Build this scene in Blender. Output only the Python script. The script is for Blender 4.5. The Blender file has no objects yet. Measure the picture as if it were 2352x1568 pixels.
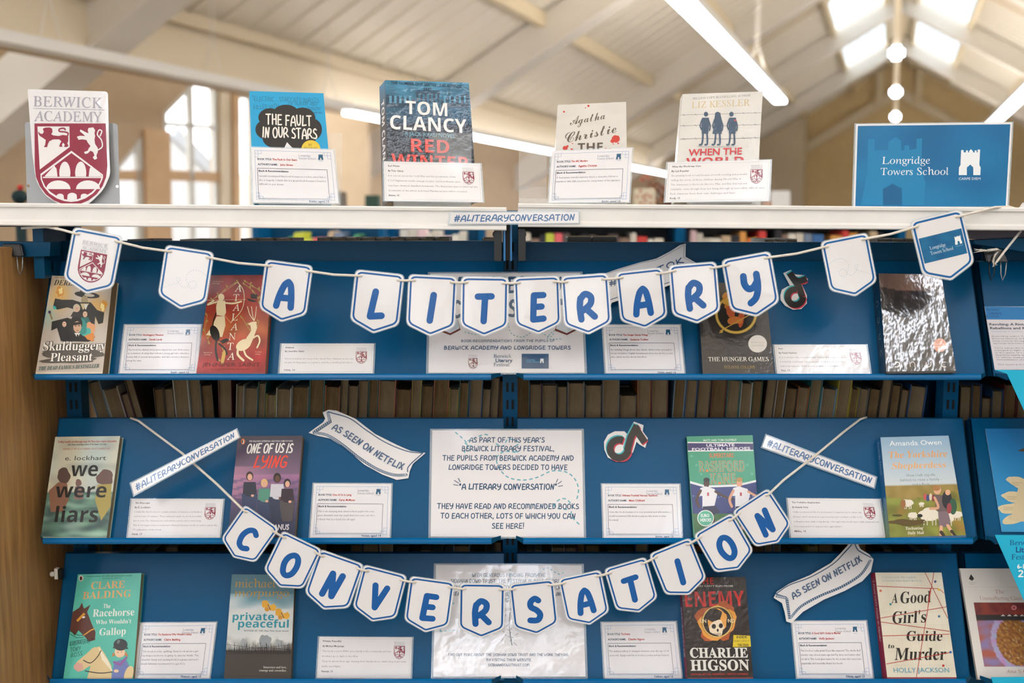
import bpy, bmesh, math, random
from mathutils import Vector, Matrix, noise
from mathutils.geometry import tessellate_polygon
random.seed(7)
C = bpy.context.collection
S = bpy.context.scene
F_PX, PITCH, YAW = 2500.0, math.radians(6.48), math.radians(19.2)
EYE = Vector((0, 0, 1.5))
# ---------------- camera
cam = bpy.data.cameras.new('camera'); camo = bpy.data.objects.new('camera', cam); C.objects.link(camo)
cam.sensor_width = 36; cam.lens = F_PX/2352*36
camo.location = EYE; camo.rotation_euler = (math.pi/2-PITCH, 0, 0)
cam.clip_start = .05; cam.clip_end = 200
cam.dof.use_dof = True; cam.dof.focus_distance = 2.1; cam.dof.aperture_fstop = 2.7
S.camera = camo
# ---------------- world, exposure
S.view_settings.view_transform = 'Standard'; S.view_settings.look = 'None'
S.view_settings.gamma = 1; S.view_settings.use_curve_mapping = False
S.view_settings.exposure = 0.16
W = bpy.data.worlds.new('world'); S.world = W; W.use_nodes = True
bg = W.node_tree.nodes['Background']; bg.inputs[0].default_value = (.94, .97, 1.0, 1); bg.inputs[1].default_value = 3.4
LAMP = 17.0; CEILING_FILL = 38.0

# ---------------- helpers
def lin(c):
    if isinstance(c, str):
        c = c.lstrip('#'); c = c if len(c) == 6 else ''.join(k*2 for k in c); c = [int(c[i:i+2], 16)/255 for i in (0, 2, 4)]
    return tuple((x/12.92 if x <= .04045 else ((x+.055)/1.055)**2.4) for x in c[:3])+(1.0,)
def srgb(r, g, b): return (r/255, g/255, b/255)
def mix(a, b, t):
    t = max(0, min(1, t)); return tuple(a[i]*(1-t)+b[i]*t for i in range(3))
def hx(c):
    c = c.lstrip('#'); return tuple(int(c[i:i+2], 16)/255 for i in (0, 2, 4))
def mat(name, col=None, rough=.5, metal=0, coat=0, coat_r=.08, spec=.5, emit=None, es=0, alpha=1, attr=False, bump=None, vary=0, trans=0, wood=False, vscale=6.0):
    m = bpy.data.materials.new(name); m.use_nodes = True
    nt = m.node_tree; N = nt.nodes; L = nt.links; b = N['Principled BSDF']
    if col is not None: b.inputs['Base Color'].default_value = lin(col)
    b.inputs['Roughness'].default_value = rough; b.inputs['Metallic'].default_value = metal
    b.inputs['Coat Weight'].default_value = coat; b.inputs['Coat Roughness'].default_value = coat_r
    b.inputs['Specular IOR Level'].default_value = spec
    b.inputs['Alpha'].default_value = alpha
    if trans: b.inputs['Transmission Weight'].default_value = trans
    if emit is not None:
        b.inputs['Emission Color'].default_value = lin(emit); b.inputs['Emission Strength'].default_value = es
    tc = N.new('ShaderNodeTexCoord')
    if attr:
        a = N.new('ShaderNodeAttribute'); a.attribute_name = 'Col'
        L.new(a.outputs['Color'], b.inputs['Base Color'])
    elif wood:
        mp = N.new('ShaderNodeMapping'); mp.inputs['Scale'].default_value = (9, 9, .55)
        n1 = N.new('ShaderNodeTexNoise'); n1.inputs['Scale'].default_value = 9; n1.inputs['Detail'].default_value = 8; n1.inputs['Distortion'].default_value = .6
        r = N.new('ShaderNodeValToRGB'); r.color_ramp.elements[0].position = .3; r.color_ramp.elements[1].position = .72
        r.color_ramp.elements[0].color = lin(mix(hx(col), (0, 0, 0), .18)); r.color_ramp.elements[1].color = lin(mix(hx(col), (1, .9, .7), .14))
        L.new(tc.outputs['Object'], mp.inputs[0]); L.new(mp.outputs[0], n1.inputs[0]); L.new(n1.outputs[0], r.inputs[0]); L.new(r.outputs[0], b.inputs['Base Color'])
    elif vary:
        n1 = N.new('ShaderNodeTexNoise'); n1.inputs['Scale'].default_value = vscale; n1.inputs['Detail'].default_value = 5
        r = N.new('ShaderNodeValToRGB'); r.color_ramp.elements[0].position = .35; r.color_ramp.elements[1].position = .65
        c = hx(col) if isinstance(col, str) else col
        r.color_ramp.elements[0].color = lin(mix(c, (0, 0, 0), vary)); r.color_ramp.elements[1].color = lin(mix(c, (1, 1, 1), vary*.6))
        L.new(tc.outputs['Object'], n1.inputs[0]); L.new(n1.outputs[0], r.inputs[0]); L.new(r.outputs[0], b.inputs['Base Color'])
    if bump:
        sc, st = bump[:2]
        n2 = N.new('ShaderNodeTexNoise'); n2.inputs['Scale'].default_value = sc; n2.inputs['Detail'].default_value = 2
        if len(bump) > 2:
            mp2 = N.new('ShaderNodeMapping'); mp2.inputs['Scale'].default_value = bump[2]
            L.new(tc.outputs['Object'], mp2.inputs[0]); L.new(mp2.outputs[0], n2.inputs[0])
        else: L.new(tc.outputs['Object'], n2.inputs[0])
        bp = N.new('ShaderNodeBump'); bp.inputs['Strength'].default_value = st; bp.inputs['Distance'].default_value = .002
        L.new(n2.outputs[0], bp.inputs['Height'])
        L.new(bp.outputs[0], b.inputs['Normal']); L.new(bp.outputs[0], b.inputs['Coat Normal'])
    return m
M = {}
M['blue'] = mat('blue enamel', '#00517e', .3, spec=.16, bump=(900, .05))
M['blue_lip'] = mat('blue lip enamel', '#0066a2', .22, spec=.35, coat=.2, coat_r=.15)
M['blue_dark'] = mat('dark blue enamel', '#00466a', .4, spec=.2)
M['white_rail'] = mat('white painted rail', '#e9e8e5', .35, coat=.2, vary=.02, vscale=14)
M['wood'] = mat('beech laminate', '#bf8f55', .42, wood=True)
M['black'] = mat('black steel', '#0c0c0d', .35)
M['slot'] = mat('slot shadow', '#04090c', .8)
M['steel'] = mat('brushed steel', '#9a9b9c', .38, metal=.75)
M['plate'] = mat('grey bookend plate', '#9b9ea0', .42, metal=.35)
M['whiteplastic'] = mat('white plastic', '#d8d6cf', .4)
M['print'] = mat('matt print', rough=.55, attr=True)
M['lam'] = mat('laminated print', rough=.35, attr=True, spec=.35, coat=.25, coat_r=.08, bump=(45, .10))
M['lamw'] = mat('wrinkled laminated print', rough=.35, attr=True, coat=.75, coat_r=.1, bump=(38, .32))
M['gloss'] = mat('glossy cover', rough=.4, attr=True, spec=.3, coat=.28, coat_r=.16, bump=(60, .12))
M['sleeve'] = mat('plastic sleeved cover', rough=.3, attr=True, spec=.3, coat=.4, coat_r=.1, bump=(90, .3))
M['sleeve_shiny'] = mat('crinkled shiny sleeve', rough=.28, attr=True, coat=1, coat_r=.15, bump=(60, .9, (1, 1, .6)))
M['sleeve_shiny'].node_tree.nodes['Principled BSDF'].inputs['Coat IOR'].default_value = 1.9
M['pages'] = mat('page edges', '#a08a68', .85, bump=(260, .6, (6, .2, .05)), vary=.05)
M['pages_old'] = mat('browned page edges', '#8c7048', .85, bump=(260, .6, (6, .2, .05)), vary=.07)
M['film'] = mat('laminate film', '#cfe0ea', .12, alpha=.32, spec=.8)
M['acrylic'] = mat('clear acrylic', '#eef3f4', .06, alpha=.1, spec=.9)
M['string'] = mat('cotton twine', '#f0eadf', .9, bump=(900, 1.0))
M['wall'] = mat('cream wall paint', '#e8d0a0', .9, vary=.02)
M['wall_tan'] = mat('tan wall paint', '#c0a88a', .9, vary=.02)
M['wall_dark'] = mat('brown panelled wall', '#7c6a52', .8)
M['fascia'] = mat('cream fascia paint', '#e6d8bf', .8)
M['rafter'] = mat('white painted steel rafter', '#e8e2d8', .6)
M['roofa'] = mat('cream roof lining', '#f3ecdf', .34, bump=(4, .5, (14, .2, 14)))
M['roofb'] = mat('tan roof lining', '#d6c4a8', .6)
M['purlin'] = mat('cream purlin', '#e2d2b2', .6)
M['timber'] = mat('pale timber', '#d8b48c', .6, vary=.04)
M['lamp'] = mat('lit lamp', '#ffffff', emit='#eef3ff', es=LAMP)
M['ceiling_fill'] = mat('added ceiling glow', '#ffffff', emit='#fff6ea', es=CEILING_FILL)  # glow added on top of the lamp cases to brighten the ceiling
M['lampcase'] = mat('white lamp case', '#e9e7e2', .5)
M['glass'] = mat('window glass', '#ffffff', .02, alpha=.08, spec=.5)
M['skyglass'] = mat('daylit skylight sheet', '#b8cadc', .5, emit='#d4e4f4', es=1.3)
M['ceiling_fill_dim'] = mat('dim added ceiling glow', '#ffffff', emit='#fff6ea', es=4)  # weaker added ceiling glow for the left row
M['house'] = mat('grey house wall', '#cfd3d8', .9)
M['floor'] = mat('grey carpet', '#8d8478', .95, vary=.05)
_mc = {}
def cmat(c, rough=.5, coat=0):
    k = (c, rough, coat)
    if k not in _mc: _mc[k] = mat('colour '+(c if isinstance(c, str) else '%d' % len(_mc)), c, rough, coat=coat)
    return _mc[k]

def ray(x, y):
    cp, sp = math.cos(PITCH), math.sin(PITCH)
    return Vector((x-1176, (784-y)*sp+F_PX*cp, (784-y)*cp-F_PX*sp))
def hit(x, y, pl):
    p, n = pl; d = ray(x, y)
    return EYE + d*((p-EYE).dot(n)/d.dot(n))
def YP(Y): return (Vector((0, Y, 0)), Vector((0, -1, 0)))
def at(x, y, Y): return hit(x, y, YP(Y))
def shift(pl, t): return (pl[0]+pl[1]*t, pl[1])

def tag(o, label=None, cat=None, group=None, kind=None):
    if label: o['label'] = label
    if cat: o['category'] = cat
    if group: o['group'] = group
    if kind: o['kind'] = kind
    return o
def empty(name, loc, label=None, cat=None, group=None, kind=None):
    o = bpy.data.objects.new(name, None); o.location = loc; o.empty_display_size = .02; C.objects.link(o)
    return tag(o, label, cat, group, kind)
def link(name, me, m=None, parent=None, origin=None):
    o = bpy.data.objects.new(name, me)
    if m is not None: me.materials.append(m) if m not in list(me.materials) else None
    org = origin
    if parent is not None and parent.type == 'EMPTY' and origin is None: org = ABS(parent)
    if parent is not None and origin is None and parent.type != 'EMPTY': org = ABS(parent)
    if org is not None and Vector(org).length > 0: me.transform(Matrix.Translation(-Vector(org)))
    if parent is not None: o.parent = parent
    elif org is not None: o.location = org
    C.objects.link(o); return o
def ABS(o):
    v = Vector(o.location)
    while o.parent: o = o.parent; v += Vector(o.location)
    return v
class MB:
    def __init__(s): s.v = []; s.f = []
    def box(s, x0, x1, y0, y1, z0, z1):
        s.hexa([Vector((x, y, z)) for z in (z0, z1) for x, y in ((x0, y0), (x1, y0), (x1, y1), (x0, y1))]); return s
    def hexa(s, p):
        b = len(s.v); s.v += [Vector(q) for q in p]
        s.f += [tuple(b+i for i in f) for f in ((3, 2, 1, 0), (4, 5, 6, 7), (0, 1, 5, 4), (1, 2, 6, 5), (2, 3, 7, 6), (3, 0, 4, 7))]; return s
    def prism(s, pts, d, holes=()):
        """polygon pts (3D, coplanar) extruded by vector d"""
        loops = [list(pts)]+[list(h) for h in holes]; flat = [Vector(p) for l in loops for p in l]
        tr = tessellate_polygon([[Vector(p) for p in l] for l in loops]); b = len(s.v); n = len(flat)
        s.v += flat+[p+Vector(d) for p in flat]
        for t in tr: s.f.append((b+t[0], b+t[1], b+t[2])); s.f.append((b+n+t[2], b+n+t[1], b+n+t[0]))
        k = 0
        for l in loops:
            m = len(l)
            for i in range(m):
                a, c = k+i, k+(i+1) % m; s.f.append((b+a, b+c, b+n+c, b+n+a))
            k += m
        return s
    def beam(s, a, b, w, h, up=(0, 0, 1)):
        a, b = Vector(a), Vector(b); d = (b-a).normalized(); u = Vector(up); sd = d.cross(u).normalized(); u = sd.cross(d).normalized()
        s.hexa([a-sd*w/2-u*h/2, a+sd*w/2-u*h/2, b+sd*w/2-u*h/2, b-sd*w/2-u*h/2, a-sd*w/2+u*h/2, a+sd*w/2+u*h/2, b+sd*w/2+u*h/2, b-sd*w/2+u*h/2]); return s
    def tube(s, pts, r, n=8, taper=None):
        pts = [Vector(p) for p in pts]; rings = []
        for i, p in enumerate(pts):
            d = (pts[min(i+1, len(pts)-1)]-pts[max(i-1, 0)]).normalized()
            u = Vector((0, 0, 1)) if abs(d.z) < .9 else Vector((0, 1, 0)); a = d.cross(u).normalized(); c = a.cross(d)
            rr = r*(taper[i] if taper else 1); rings.append([p+(a*math.cos(2*math.pi*k/n)+c*math.sin(2*math.pi*k/n))*rr for k in range(n)])
        b = len(s.v)
        for R in rings: s.v += R
        for i in range(len(rings)-1):
            for k in range(n): s.f.append((b+i*n+k, b+i*n+(k+1) % n, b+(i+1)*n+(k+1) % n, b+(i+1)*n+k))
        s.f.append(tuple(b+k for k in range(n))[::-1]); s.f.append(tuple(b+(len(rings)-1)*n+k for k in range(n))); return s
    def ball(s, c, r, n=12, sq=(1, 1, 1)):
        b = len(s.v); c = Vector(c); m = n//2
        for i in range(m+1):
            th = math.pi*i/m
            for k in range(n): ph = 2*math.pi*k/n; s.v.append(c+Vector((r*sq[0]*math.sin(th)*math.cos(ph), r*sq[1]*math.sin(th)*math.sin(ph), r*sq[2]*math.cos(th))))
        for i in range(m):
            for k in range(n): s.f.append((b+i*n+k, b+i*n+(k+1) % n, b+(i+1)*n+(k+1) % n, b+(i+1)*n+k))
        return s
    def mesh(s, name):
        me = bpy.data.meshes.new(name); me.from_pydata([tuple(v) for v in s.v], [], s.f)
        bm = bmesh.new(); bm.from_mesh(me); bmesh.ops.remove_doubles(bm, verts=bm.verts, dist=1e-6); bmesh.ops.recalc_face_normals(bm, faces=bm.faces); bm.to_mesh(me); bm.free(); return me
    def build(s, name, m, parent=None, origin=None, smooth=False, bev=0):
        me = s.mesh(name)
        if bev:
            bm = bmesh.new(); bm.from_mesh(me)
            bmesh.ops.bevel(bm, geom=[e for e in bm.edges if len(e.link_faces) == 2 and e.calc_face_angle(0) > .5], offset=bev, segments=2, affect='EDGES'); bm.to_mesh(me); bm.free()
        if smooth: me.shade_smooth()
        return link(name, me, m, parent, origin)

# ---------------- lettering
_ft = {'serif': (0x1D400, 0x1D41A, 0x1D7CE), 'ital': (0x1D434, 0x1D44E, None), 'ser': (0x1D434, 0x1D44E, None), 'bital': (0x1D468, 0x1D482, None), 'script': (0x1D4D0, 0x1D4EA, None),
       'sans2': (0x1D5A0, 0x1D5BA, 0x1D7E2), 'bold': (0x1D5D4, 0x1D5EE, 0x1D7EC), 'mono': (0x1D670, 0x1D68A, 0x1D7F6), 'sans': None, 'thin': None}
_gc = {}
def glyphs(s, font, off=0, res=2):
    key = (s, font, off, res)
    if key in _gc: return _gc[key]
    t = ''; m = _ft.get(font)
    for ch in s:
        if m and 'A' <= ch <= 'Z': t += chr(m[0]+ord(ch)-65)
        elif m and 'a' <= ch <= 'z':
            t += chr(0x210E) if (m[0] == 0x1D434 and ch == 'h') else chr(m[1]+ord(ch)-97)
        elif m and m[2] and ch.isdigit(): t += chr(m[2]+ord(ch)-48)
        else: t += ch
    cu = bpy.data.curves.new('tx', 'FONT'); cu.body = t; cu.size = 1; cu.resolution_u = res; cu.offset = off; cu.fill_mode = 'FRONT'
    o = bpy.data.objects.new('tx', cu); me = o.to_mesh()
    v = [(p.co.x, p.co.y) for p in me.vertices]; f = [tuple(p.vertices) for p in me.polygons]
    o.to_mesh_clear(); bpy.data.objects.remove(o); bpy.data.curves.remove(cu)
    _gc[key] = (v, f); return _gc[key]
_cap = {}
def cap(font):
    if font not in _cap:
        v, _ = glyphs('H', font); _cap[font] = max(p[1] for p in v)
    return _cap[font]
HG = {'A': (.64, [(1, (0, 0), (.08, .42), (.24, .85), (.40, 1)), (1, (.40, 1), (.52, .85), (.6, .45), (.64, 0)), (0, (.1, .34), (.6, .36))]),
 'B': (.6, [(0, (.05, 0), (.08, 1)), (1, (.08, 1), (.36, .98), (.48, .8), (.38, .6), (.1, .53)), (1, (.1, .53), (.45, .5), (.58, .28), (.42, .05), (.05, 0))]),
 'C': (.58, [(1, (.58, .88), (.38, 1), (.14, .85), (.03, .5), (.12, .12), (.35, 0), (.58, .1))]),
 'D': (.6, [(0, (.06, 0), (.08, 1)), (1, (.08, 1), (.42, .9), (.58, .52), (.42, .12), (.06, 0))]),
 'E': (.54, [(0, (.55, 1), (.12, 1), (.05, 0), (.52, .03)), (0, (.08, .52), (.45, .53))]),
 'F': (.54, [(0, (.55, 1), (.12, 1), (.05, 0)), (0, (.08, .5), (.45, .52))]),
 'G': (.62, [(1, (.56, .88), (.36, 1), (.13, .85), (.03, .5), (.12, .12), (.35, 0), (.56, .12), (.6, .42)), (0, (.6, .42), (.36, .44))]),
 'H': (.58, [(0, (.05, 0), (.1, 1)), (0, (.55, 0), (.58, 1)), (0, (.07, .5), (.57, .52))]),
 'I': (.14, [(0, (.02, 0), (.14, 1))]),
 'J': (.4, [(1, (.38, 1), (.36, .3), (.25, .04), (.03, .1))]),
 'K': (.56, [(0, (.05, 0), (.08, 1)), (0, (.5, 1), (.1, .48), (.55, 0))]),
 'L': (.5, [(0, (.16, 1), (.03, .03), (.52, .1))]),
 'M': (.76, [(1, (.04, 0), (.05, .6), (.1, .95), (.28, .95), (.38, .7), (.38, .15)), (1, (.38, .7), (.5, .95), (.68, .9), (.76, .5), (.74, 0))]),
 'N': (.58, [(0, (0, 0), (.16, .97), (.42, .03), (.6, 1))]),
 'O': (.62, [(1, (.33, 1), (.1, .82), (.02, .48), (.13, .1), (.34, 0), (.55, .18), (.62, .55), (.54, .88), (.33, 1))]),
 'P': (.54, [(0, (.05, 0), (.08, 1)), (1, (.08, 1), (.4, .98), (.54, .76), (.4, .5), (.08, .45))]),
 'Q': (.64, [(1, (.33, 1), (.1, .82), (.02, .48), (.13, .1), (.34, 0), (.55, .18), (.62, .55), (.54, .88), (.33, 1)), (0, (.4, .25), (.66, -.05))]),
 'R': (.6, [(1, (.03, 0), (.0, .5), (.05, .84)), (1, (.05, .82), (.26, 1), (.5, .88), (.48, .62), (.26, .43), (.06, .32)), (0, (.26, .42), (.62, .08))]),
 'S': (.5, [(1, (.48, .9), (.32, 1), (.12, .86), (.12, .64), (.36, .48), (.5, .26), (.36, .04), (.02, .06))]),
 'T': (.6, [(0, (0, .98), (.6, 1)), (0, (.32, .98), (.27, 0))]),
 'U': (.56, [(1, (.05, 1), (.04, .4), (.16, .04), (.38, .06), (.52, .4), (.55, 1))]),
 'V': (.58, [(0, (.02, 1), (.24, .02), (.58, 1))]),
 'W': (.76, [(1, (.03, 1), (.03, .4), (.14, .03), (.3, .12), (.36, .65)), (1, (.36, .65), (.42, .1), (.56, .02), (.7, .35), (.75, 1))]),
 'X': (.52, [(0, (.03, 1), (.5, 0)), (0, (.5, 1), (.03, 0))]),
 'Y': (.58, [(1, (.03, 1), (.02, .7), (.15, .5), (.36, .52), (.55, .72)), (1, (.58, 1), (.55, .5), (.4, .12), (.14, -.06))]),
 'Z': (.52, [(0, (.03, 1), (.5, 1), (.03, 0), (.52, 0))]),
 '#': (.66, [(0, (.12, 0), (.22, 1)), (0, (.4, 0), (.5, 1)), (0, (0, .66), (.66, .7)), (0, (0, .32), (.62, .36))]),
 ',': (.12, [(0, (.08, .08), (.02, -.14))]), '.': (.1, [(0, (.04, .02), (.05, .02))]), "'": (.12, [(0, (.08, 1.02), (.04, .8))]),
 '"': (.26, [(0, (.08, 1.02), (.04, .8)), (0, (.24, 1.02), (.2, .8))]), '!': (.14, [(0, (.1, 1.15), (.06, .3)), (0, (.05, .03), (.06, .03))]), '-': (.3, [(0, (.02, .45), (.3, .46))])}
def smooth(pts, k=5, closed=False):
    n = len(pts); out = []
    for i in range(n-1):
        p0, p1, p2, p3 = pts[max(i-1, 0)] if not (closed and i == 0) else pts[-2], pts[i], pts[i+1], pts[min(i+2, n-1)] if not (closed and i == n-2) else pts[1]
        for j in range(k):
            t = j/k; out.append(tuple(.5*(2*p1[a]+(p2[a]-p0[a])*t+(2*p0[a]-5*p1[a]+4*p2[a]-p3[a])*t*t+(-p0[a]+3*p1[a]-3*p2[a]+p3[a])*t**3) for a in (0, 1)))
    out.append(tuple(pts[-1])); return out
def rot(x, y, a): return (x*math.cos(a)-y*math.sin(a), x*math.sin(a)+y*math.cos(a))

class Cv:
    """flat print on a real sheet: q = sheet corners TL,TR,BR,BL ; units follow the sheet (W wide, H tall, y down)"""
    def __init__(s, q, pl, fr=None, W=None, H=None, P=None):
        s.q = q; s.P = P or [hit(x, y, pl) for x, y in q]; s.n = pl[1]; s.fr = fr
        s.W = W or (abs(q[1][0]-q[0][0])+abs(q[2][0]-q[3][0]))/2; s.H = H or (abs(q[3][1]-q[0][1])+abs(q[2][1]-q[1][1]))/2
        s.V = []; s.F = []; s.C = []; s.k = 1
    def c(s, x, y):
        if not s.fr: return (x, y)
        X, Y = s.fr[0]+x/s.fr[2], s.fr[1]+y/s.fr[2]; u = v = .5; (a, b, c_, d) = s.q
        for _ in range(8):
            px = a[0]*(1-u)*(1-v)+b[0]*u*(1-v)+c_[0]*u*v+d[0]*(1-u)*v-X; py = a[1]*(1-u)*(1-v)+b[1]*u*(1-v)+c_[1]*u*v+d[1]*(1-u)*v-Y
            xu = (b[0]-a[0])*(1-v)+(c_[0]-d[0])*v; xv = (d[0]-a[0])*(1-u)+(c_[0]-b[0])*u
            yu = (b[1]-a[1])*(1-v)+(c_[1]-d[1])*v; yv = (d[1]-a[1])*(1-u)+(c_[1]-b[1])*u
            D = xu*yv-xv*yu; u -= (px*yv-py*xv)/D; v -= (py*xu-px*yu)/D
        return (u*s.W, v*s.H)
    @property
    def sc(s): return 1/s.fr[2] if s.fr else 1
    def _add(s, pts, faces, col):
        b = len(s.V); cs = col if isinstance(col, list) else [lin(col)]*len(pts)
        s.V += [(p[0], p[1], s.k) for p in pts]; s.F += [tuple(b+i for i in f) for f in faces]; s.C += cs
    def poly(s, pts, col, cv=True):
        P = [s.c(*p) if cv else p for p in pts]
        s._add(P, [tuple(t) for t in tessellate_polygon([[Vector((p[0], p[1], 0)) for p in P]])], col); s.k += 1; return s
    def rect(s, x0, y0, x1, y1, col): return s.poly([(x0, y0), (x1, y0), (x1, y1), (x0, y1)], col)
    def bgc(s, col): s._add([(0, 0), (s.W, 0), (s.W, s.H), (0, s.H)], [(0, 1, 2, 3)], col); s.k += 1; return s
    def blob(s, x, y, rx, ry, col, a=0, n=24, wob=0, seed=0):
        pts = []
        for i in range(n):
            t = 2*math.pi*i/n; r = 1+wob*(noise.noise(Vector((math.cos(t)*1.7+seed, math.sin(t)*1.7, seed*3.1))))
            p = rot(math.cos(t)*rx*r, math.sin(t)*ry*r, a); pts.append((x+p[0], y+p[1]))
        return s.poly(pts, col)
    def grad(s, fn, nx=36, ny=48, box=None):
        x0, y0, x1, y1 = box or (0, 0, 1, 1)
        pts = [((x0+(x1-x0)*i/nx)*s.W, (y0+(y1-y0)*j/ny)*s.H) for j in range(ny+1) for i in range(nx+1)]
        cols = [lin(fn(i/nx, j/ny)) for j in range(ny+1) for i in range(nx+1)]
        s._add(pts, [(j*(nx+1)+i, j*(nx+1)+i+1, (j+1)*(nx+1)+i+1, (j+1)*(nx+1)+i) for j in range(ny) for i in range(nx)], cols); s.k += 1; return s
    def _stroke(s, P, w, col, caps=True):
        r = w/2; P = [p for i, p in enumerate(P) if i == 0 or math.dist(p, P[i-1]) > 1e-6]
        if len(P) < 2:
            if P and caps: s._add([(P[0][0]+r*math.cos(.6*k), P[0][1]+r*math.sin(.6*k)) for k in range(10)], [tuple(range(10))], col)
            return
        cl = len(P) > 3 and math.dist(P[0], P[-1]) < 1e-6
        D = [(math.atan2(P[i+1][1]-P[i][1], P[i+1][0]-P[i][0])) for i in range(len(P)-1)]
        cuts = [0]+[i for i in range(1, len(P)-1) if abs((D[i]-D[i-1]+math.pi) % (2*math.pi)-math.pi) > .9]+[len(P)-1]
        k0 = s.k
        for ci in range(len(cuts)-1):
            Q = P[cuts[ci]:cuts[ci+1]+1]; n = len(Q); L = []; R = []
            lp = cl and len(cuts) == 2
            for i in range(n):
                a = Q[i-1] if i else (Q[-2] if lp else None); b = Q[i+1] if i < n-1 else (Q[1] if lp else None); p = Q[i]
                d = []
                if a: l = math.dist(a, p); d.append(((p[0]-a[0])/l, (p[1]-a[1])/l))
                if b: l = math.dist(b, p); d.append(((b[0]-p[0])/l, (b[1]-p[1])/l))
                mx, my = sum(q[0] for q in d), sum(q[1] for q in d); l = math.hypot(mx, my) or 1; mx /= l; my /= l
                f = r/max(.6, abs(mx*d[0][0]+my*d[0][1])); L.append((p[0]-my*f, p[1]+mx*f)); R.append((p[0]+my*f, p[1]-mx*f))
            s._add(L+R, [(i, i+1, n+i+1, n+i) for i in range(n-1)], col)
            if caps and not lp:
                for (p, t) in ((Q[0], math.atan2(Q[0][1]-Q[1][1], Q[0][0]-Q[1][0])), (Q[-1], math.atan2(Q[-1][1]-Q[-2][1], Q[-1][0]-Q[-2][0]))):
                    s._add([(p[0]+r*math.cos(t-math.pi/2+math.pi*k/6), p[1]+r*math.sin(t-math.pi/2+math.pi*k/6)) for k in range(7)], [tuple(range(7))], col)
            s.k += .11
        s.k = k0
    def line(s, pts, w, col, sm=False, closed=False, dash=None, caps=True):
        if sm: pts = smooth(pts, 6)
        if closed: pts = list(pts)+[pts[0]]
        P = [s.c(*p) for p in pts]; w *= s.sc
        if dash:
            on, off = dash[0]*s.sc, dash[1]*s.sc; seg = []; d = 0; draw = True; cur = [P[0]]
            for i in range(len(P)-1):
                a, b = P[i], P[i+1]; l = math.hypot(b[0]-a[0], b[1]-a[1]); t = 0
                while l-t > 1e-9:
                    need = (on if draw else off)-d; st = min(need, l-t); t += st; d += st; q = (a[0]+(b[0]-a[0])*t/l, a[1]+(b[1]-a[1])*t/l)
                    if draw: cur.append(q)
                    if st == need:
                        if draw: seg.append(cur)
                        cur = [q]; draw = not draw; d = 0
            for g in seg: s._stroke(g, w, col, False)
        else: s._stroke(P, w, col, caps)
        s.k += 1; return s
    def frame(s, x0, y0, x1, y1, w, col): return s.line([(x0, y0), (x1, y0), (x1, y1), (x0, y1)], w, col, closed=True)
    def T(s, t, x, y, h, col, font='sans', w=None, al='c', a=0, off=None, shear=0, res=2):
        off = off if off is not None else 0
        if font == 'bold' and (h*s.sc < 15 or w is None): font = 'sans'; off += .022
        if font == 'sans2': font = 'sans'
        if font == 'mono': font = 'sans'; off += .01
        if font == 'bital': font = 'serif'; shear += .22
        if font == 'ser': shear -= .27
        v, f = glyphs(t, font, off, res); cp = cap(font)
        if not v: return s
        x0 = min(p[0] for p in v); x1 = max(p[0] for p in v); k = h*s.sc/cp; kx = (w*s.sc/(x1-x0)) if w else k
        ox = {'c': -(x0+x1)/2, 'l': -x0, 'r': -x1}[al]; A = s.c(x, y); a = -math.radians(a)
        P = []
        for p in v:
            q = rot((p[0]+ox)*kx+shear*p[1]*k, -p[1]*k, a); P.append((A[0]+q[0], A[1]+q[1]))
        s._add(P, f, col); s.k += 1; return s
    def Hd(s, t, x, y, h, col, wt=.2, w=None, al='c', a=0, gap=.2, sp=.36, path=None, jit=.03, shear=0):
        """hand lettering made of pen strokes"""
        adv = []; X = 0
        for ch in t:
            if ch == ' ': X += sp; continue
            g = HG[ch]; adv.append((ch, X)); X += g[0]+gap
        tot = X-gap; h *= s.sc; kx = (w*s.sc/tot) if w else h; A = s.c(x, y); a = -math.radians(a)
        o = {'c': -tot/2, 'l': 0, 'r': -tot}[al]; rnd = random.Random(len(t)*31+ord(t[0]))
        if path:
            PP = [s.c(*p) for p in smooth(path, 8)]; L = [0]
            for i in range(len(PP)-1): L.append(L[-1]+math.dist(PP[i], PP[i+1]))
            kx = L[-1]/tot
        kk = s.k
        for ch, X in adv:
            jy = rnd.uniform(-jit, jit)
            if path:
                m = (X+HG[ch][0]/2)*kx; i = max(j for j in range(len(L)-1) if L[j] <= m); u = (m-L[i])/(L[i+1]-L[i])
                B = (PP[i][0]+(PP[i+1][0]-PP[i][0])*u, PP[i][1]+(PP[i+1][1]-PP[i][1])*u); aa = math.atan2(PP[i+1][1]-PP[i][1], PP[i+1][0]-PP[i][0])
            for st in HG[ch][1]:
                pts = smooth(st[1:], 5, st[1] == st[-1]) if st[0] else st[1:]
                Q = []
                for p in pts:
                    if path: q = rot((p[0]-HG[ch][0]/2)*kx, -(p[1]+jy)*h, aa); Q.append((B[0]+q[0], B[1]+q[1]))
                    else: q = rot((X+p[0]+o)*kx+shear*p[1]*h, -(p[1]+jy)*h, a); Q.append((A[0]+q[0], A[1]+q[1]))
                s.k += .3; s._stroke(Q, wt*h, col)
            s.k = kk
        s.k += 1; return s
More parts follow.
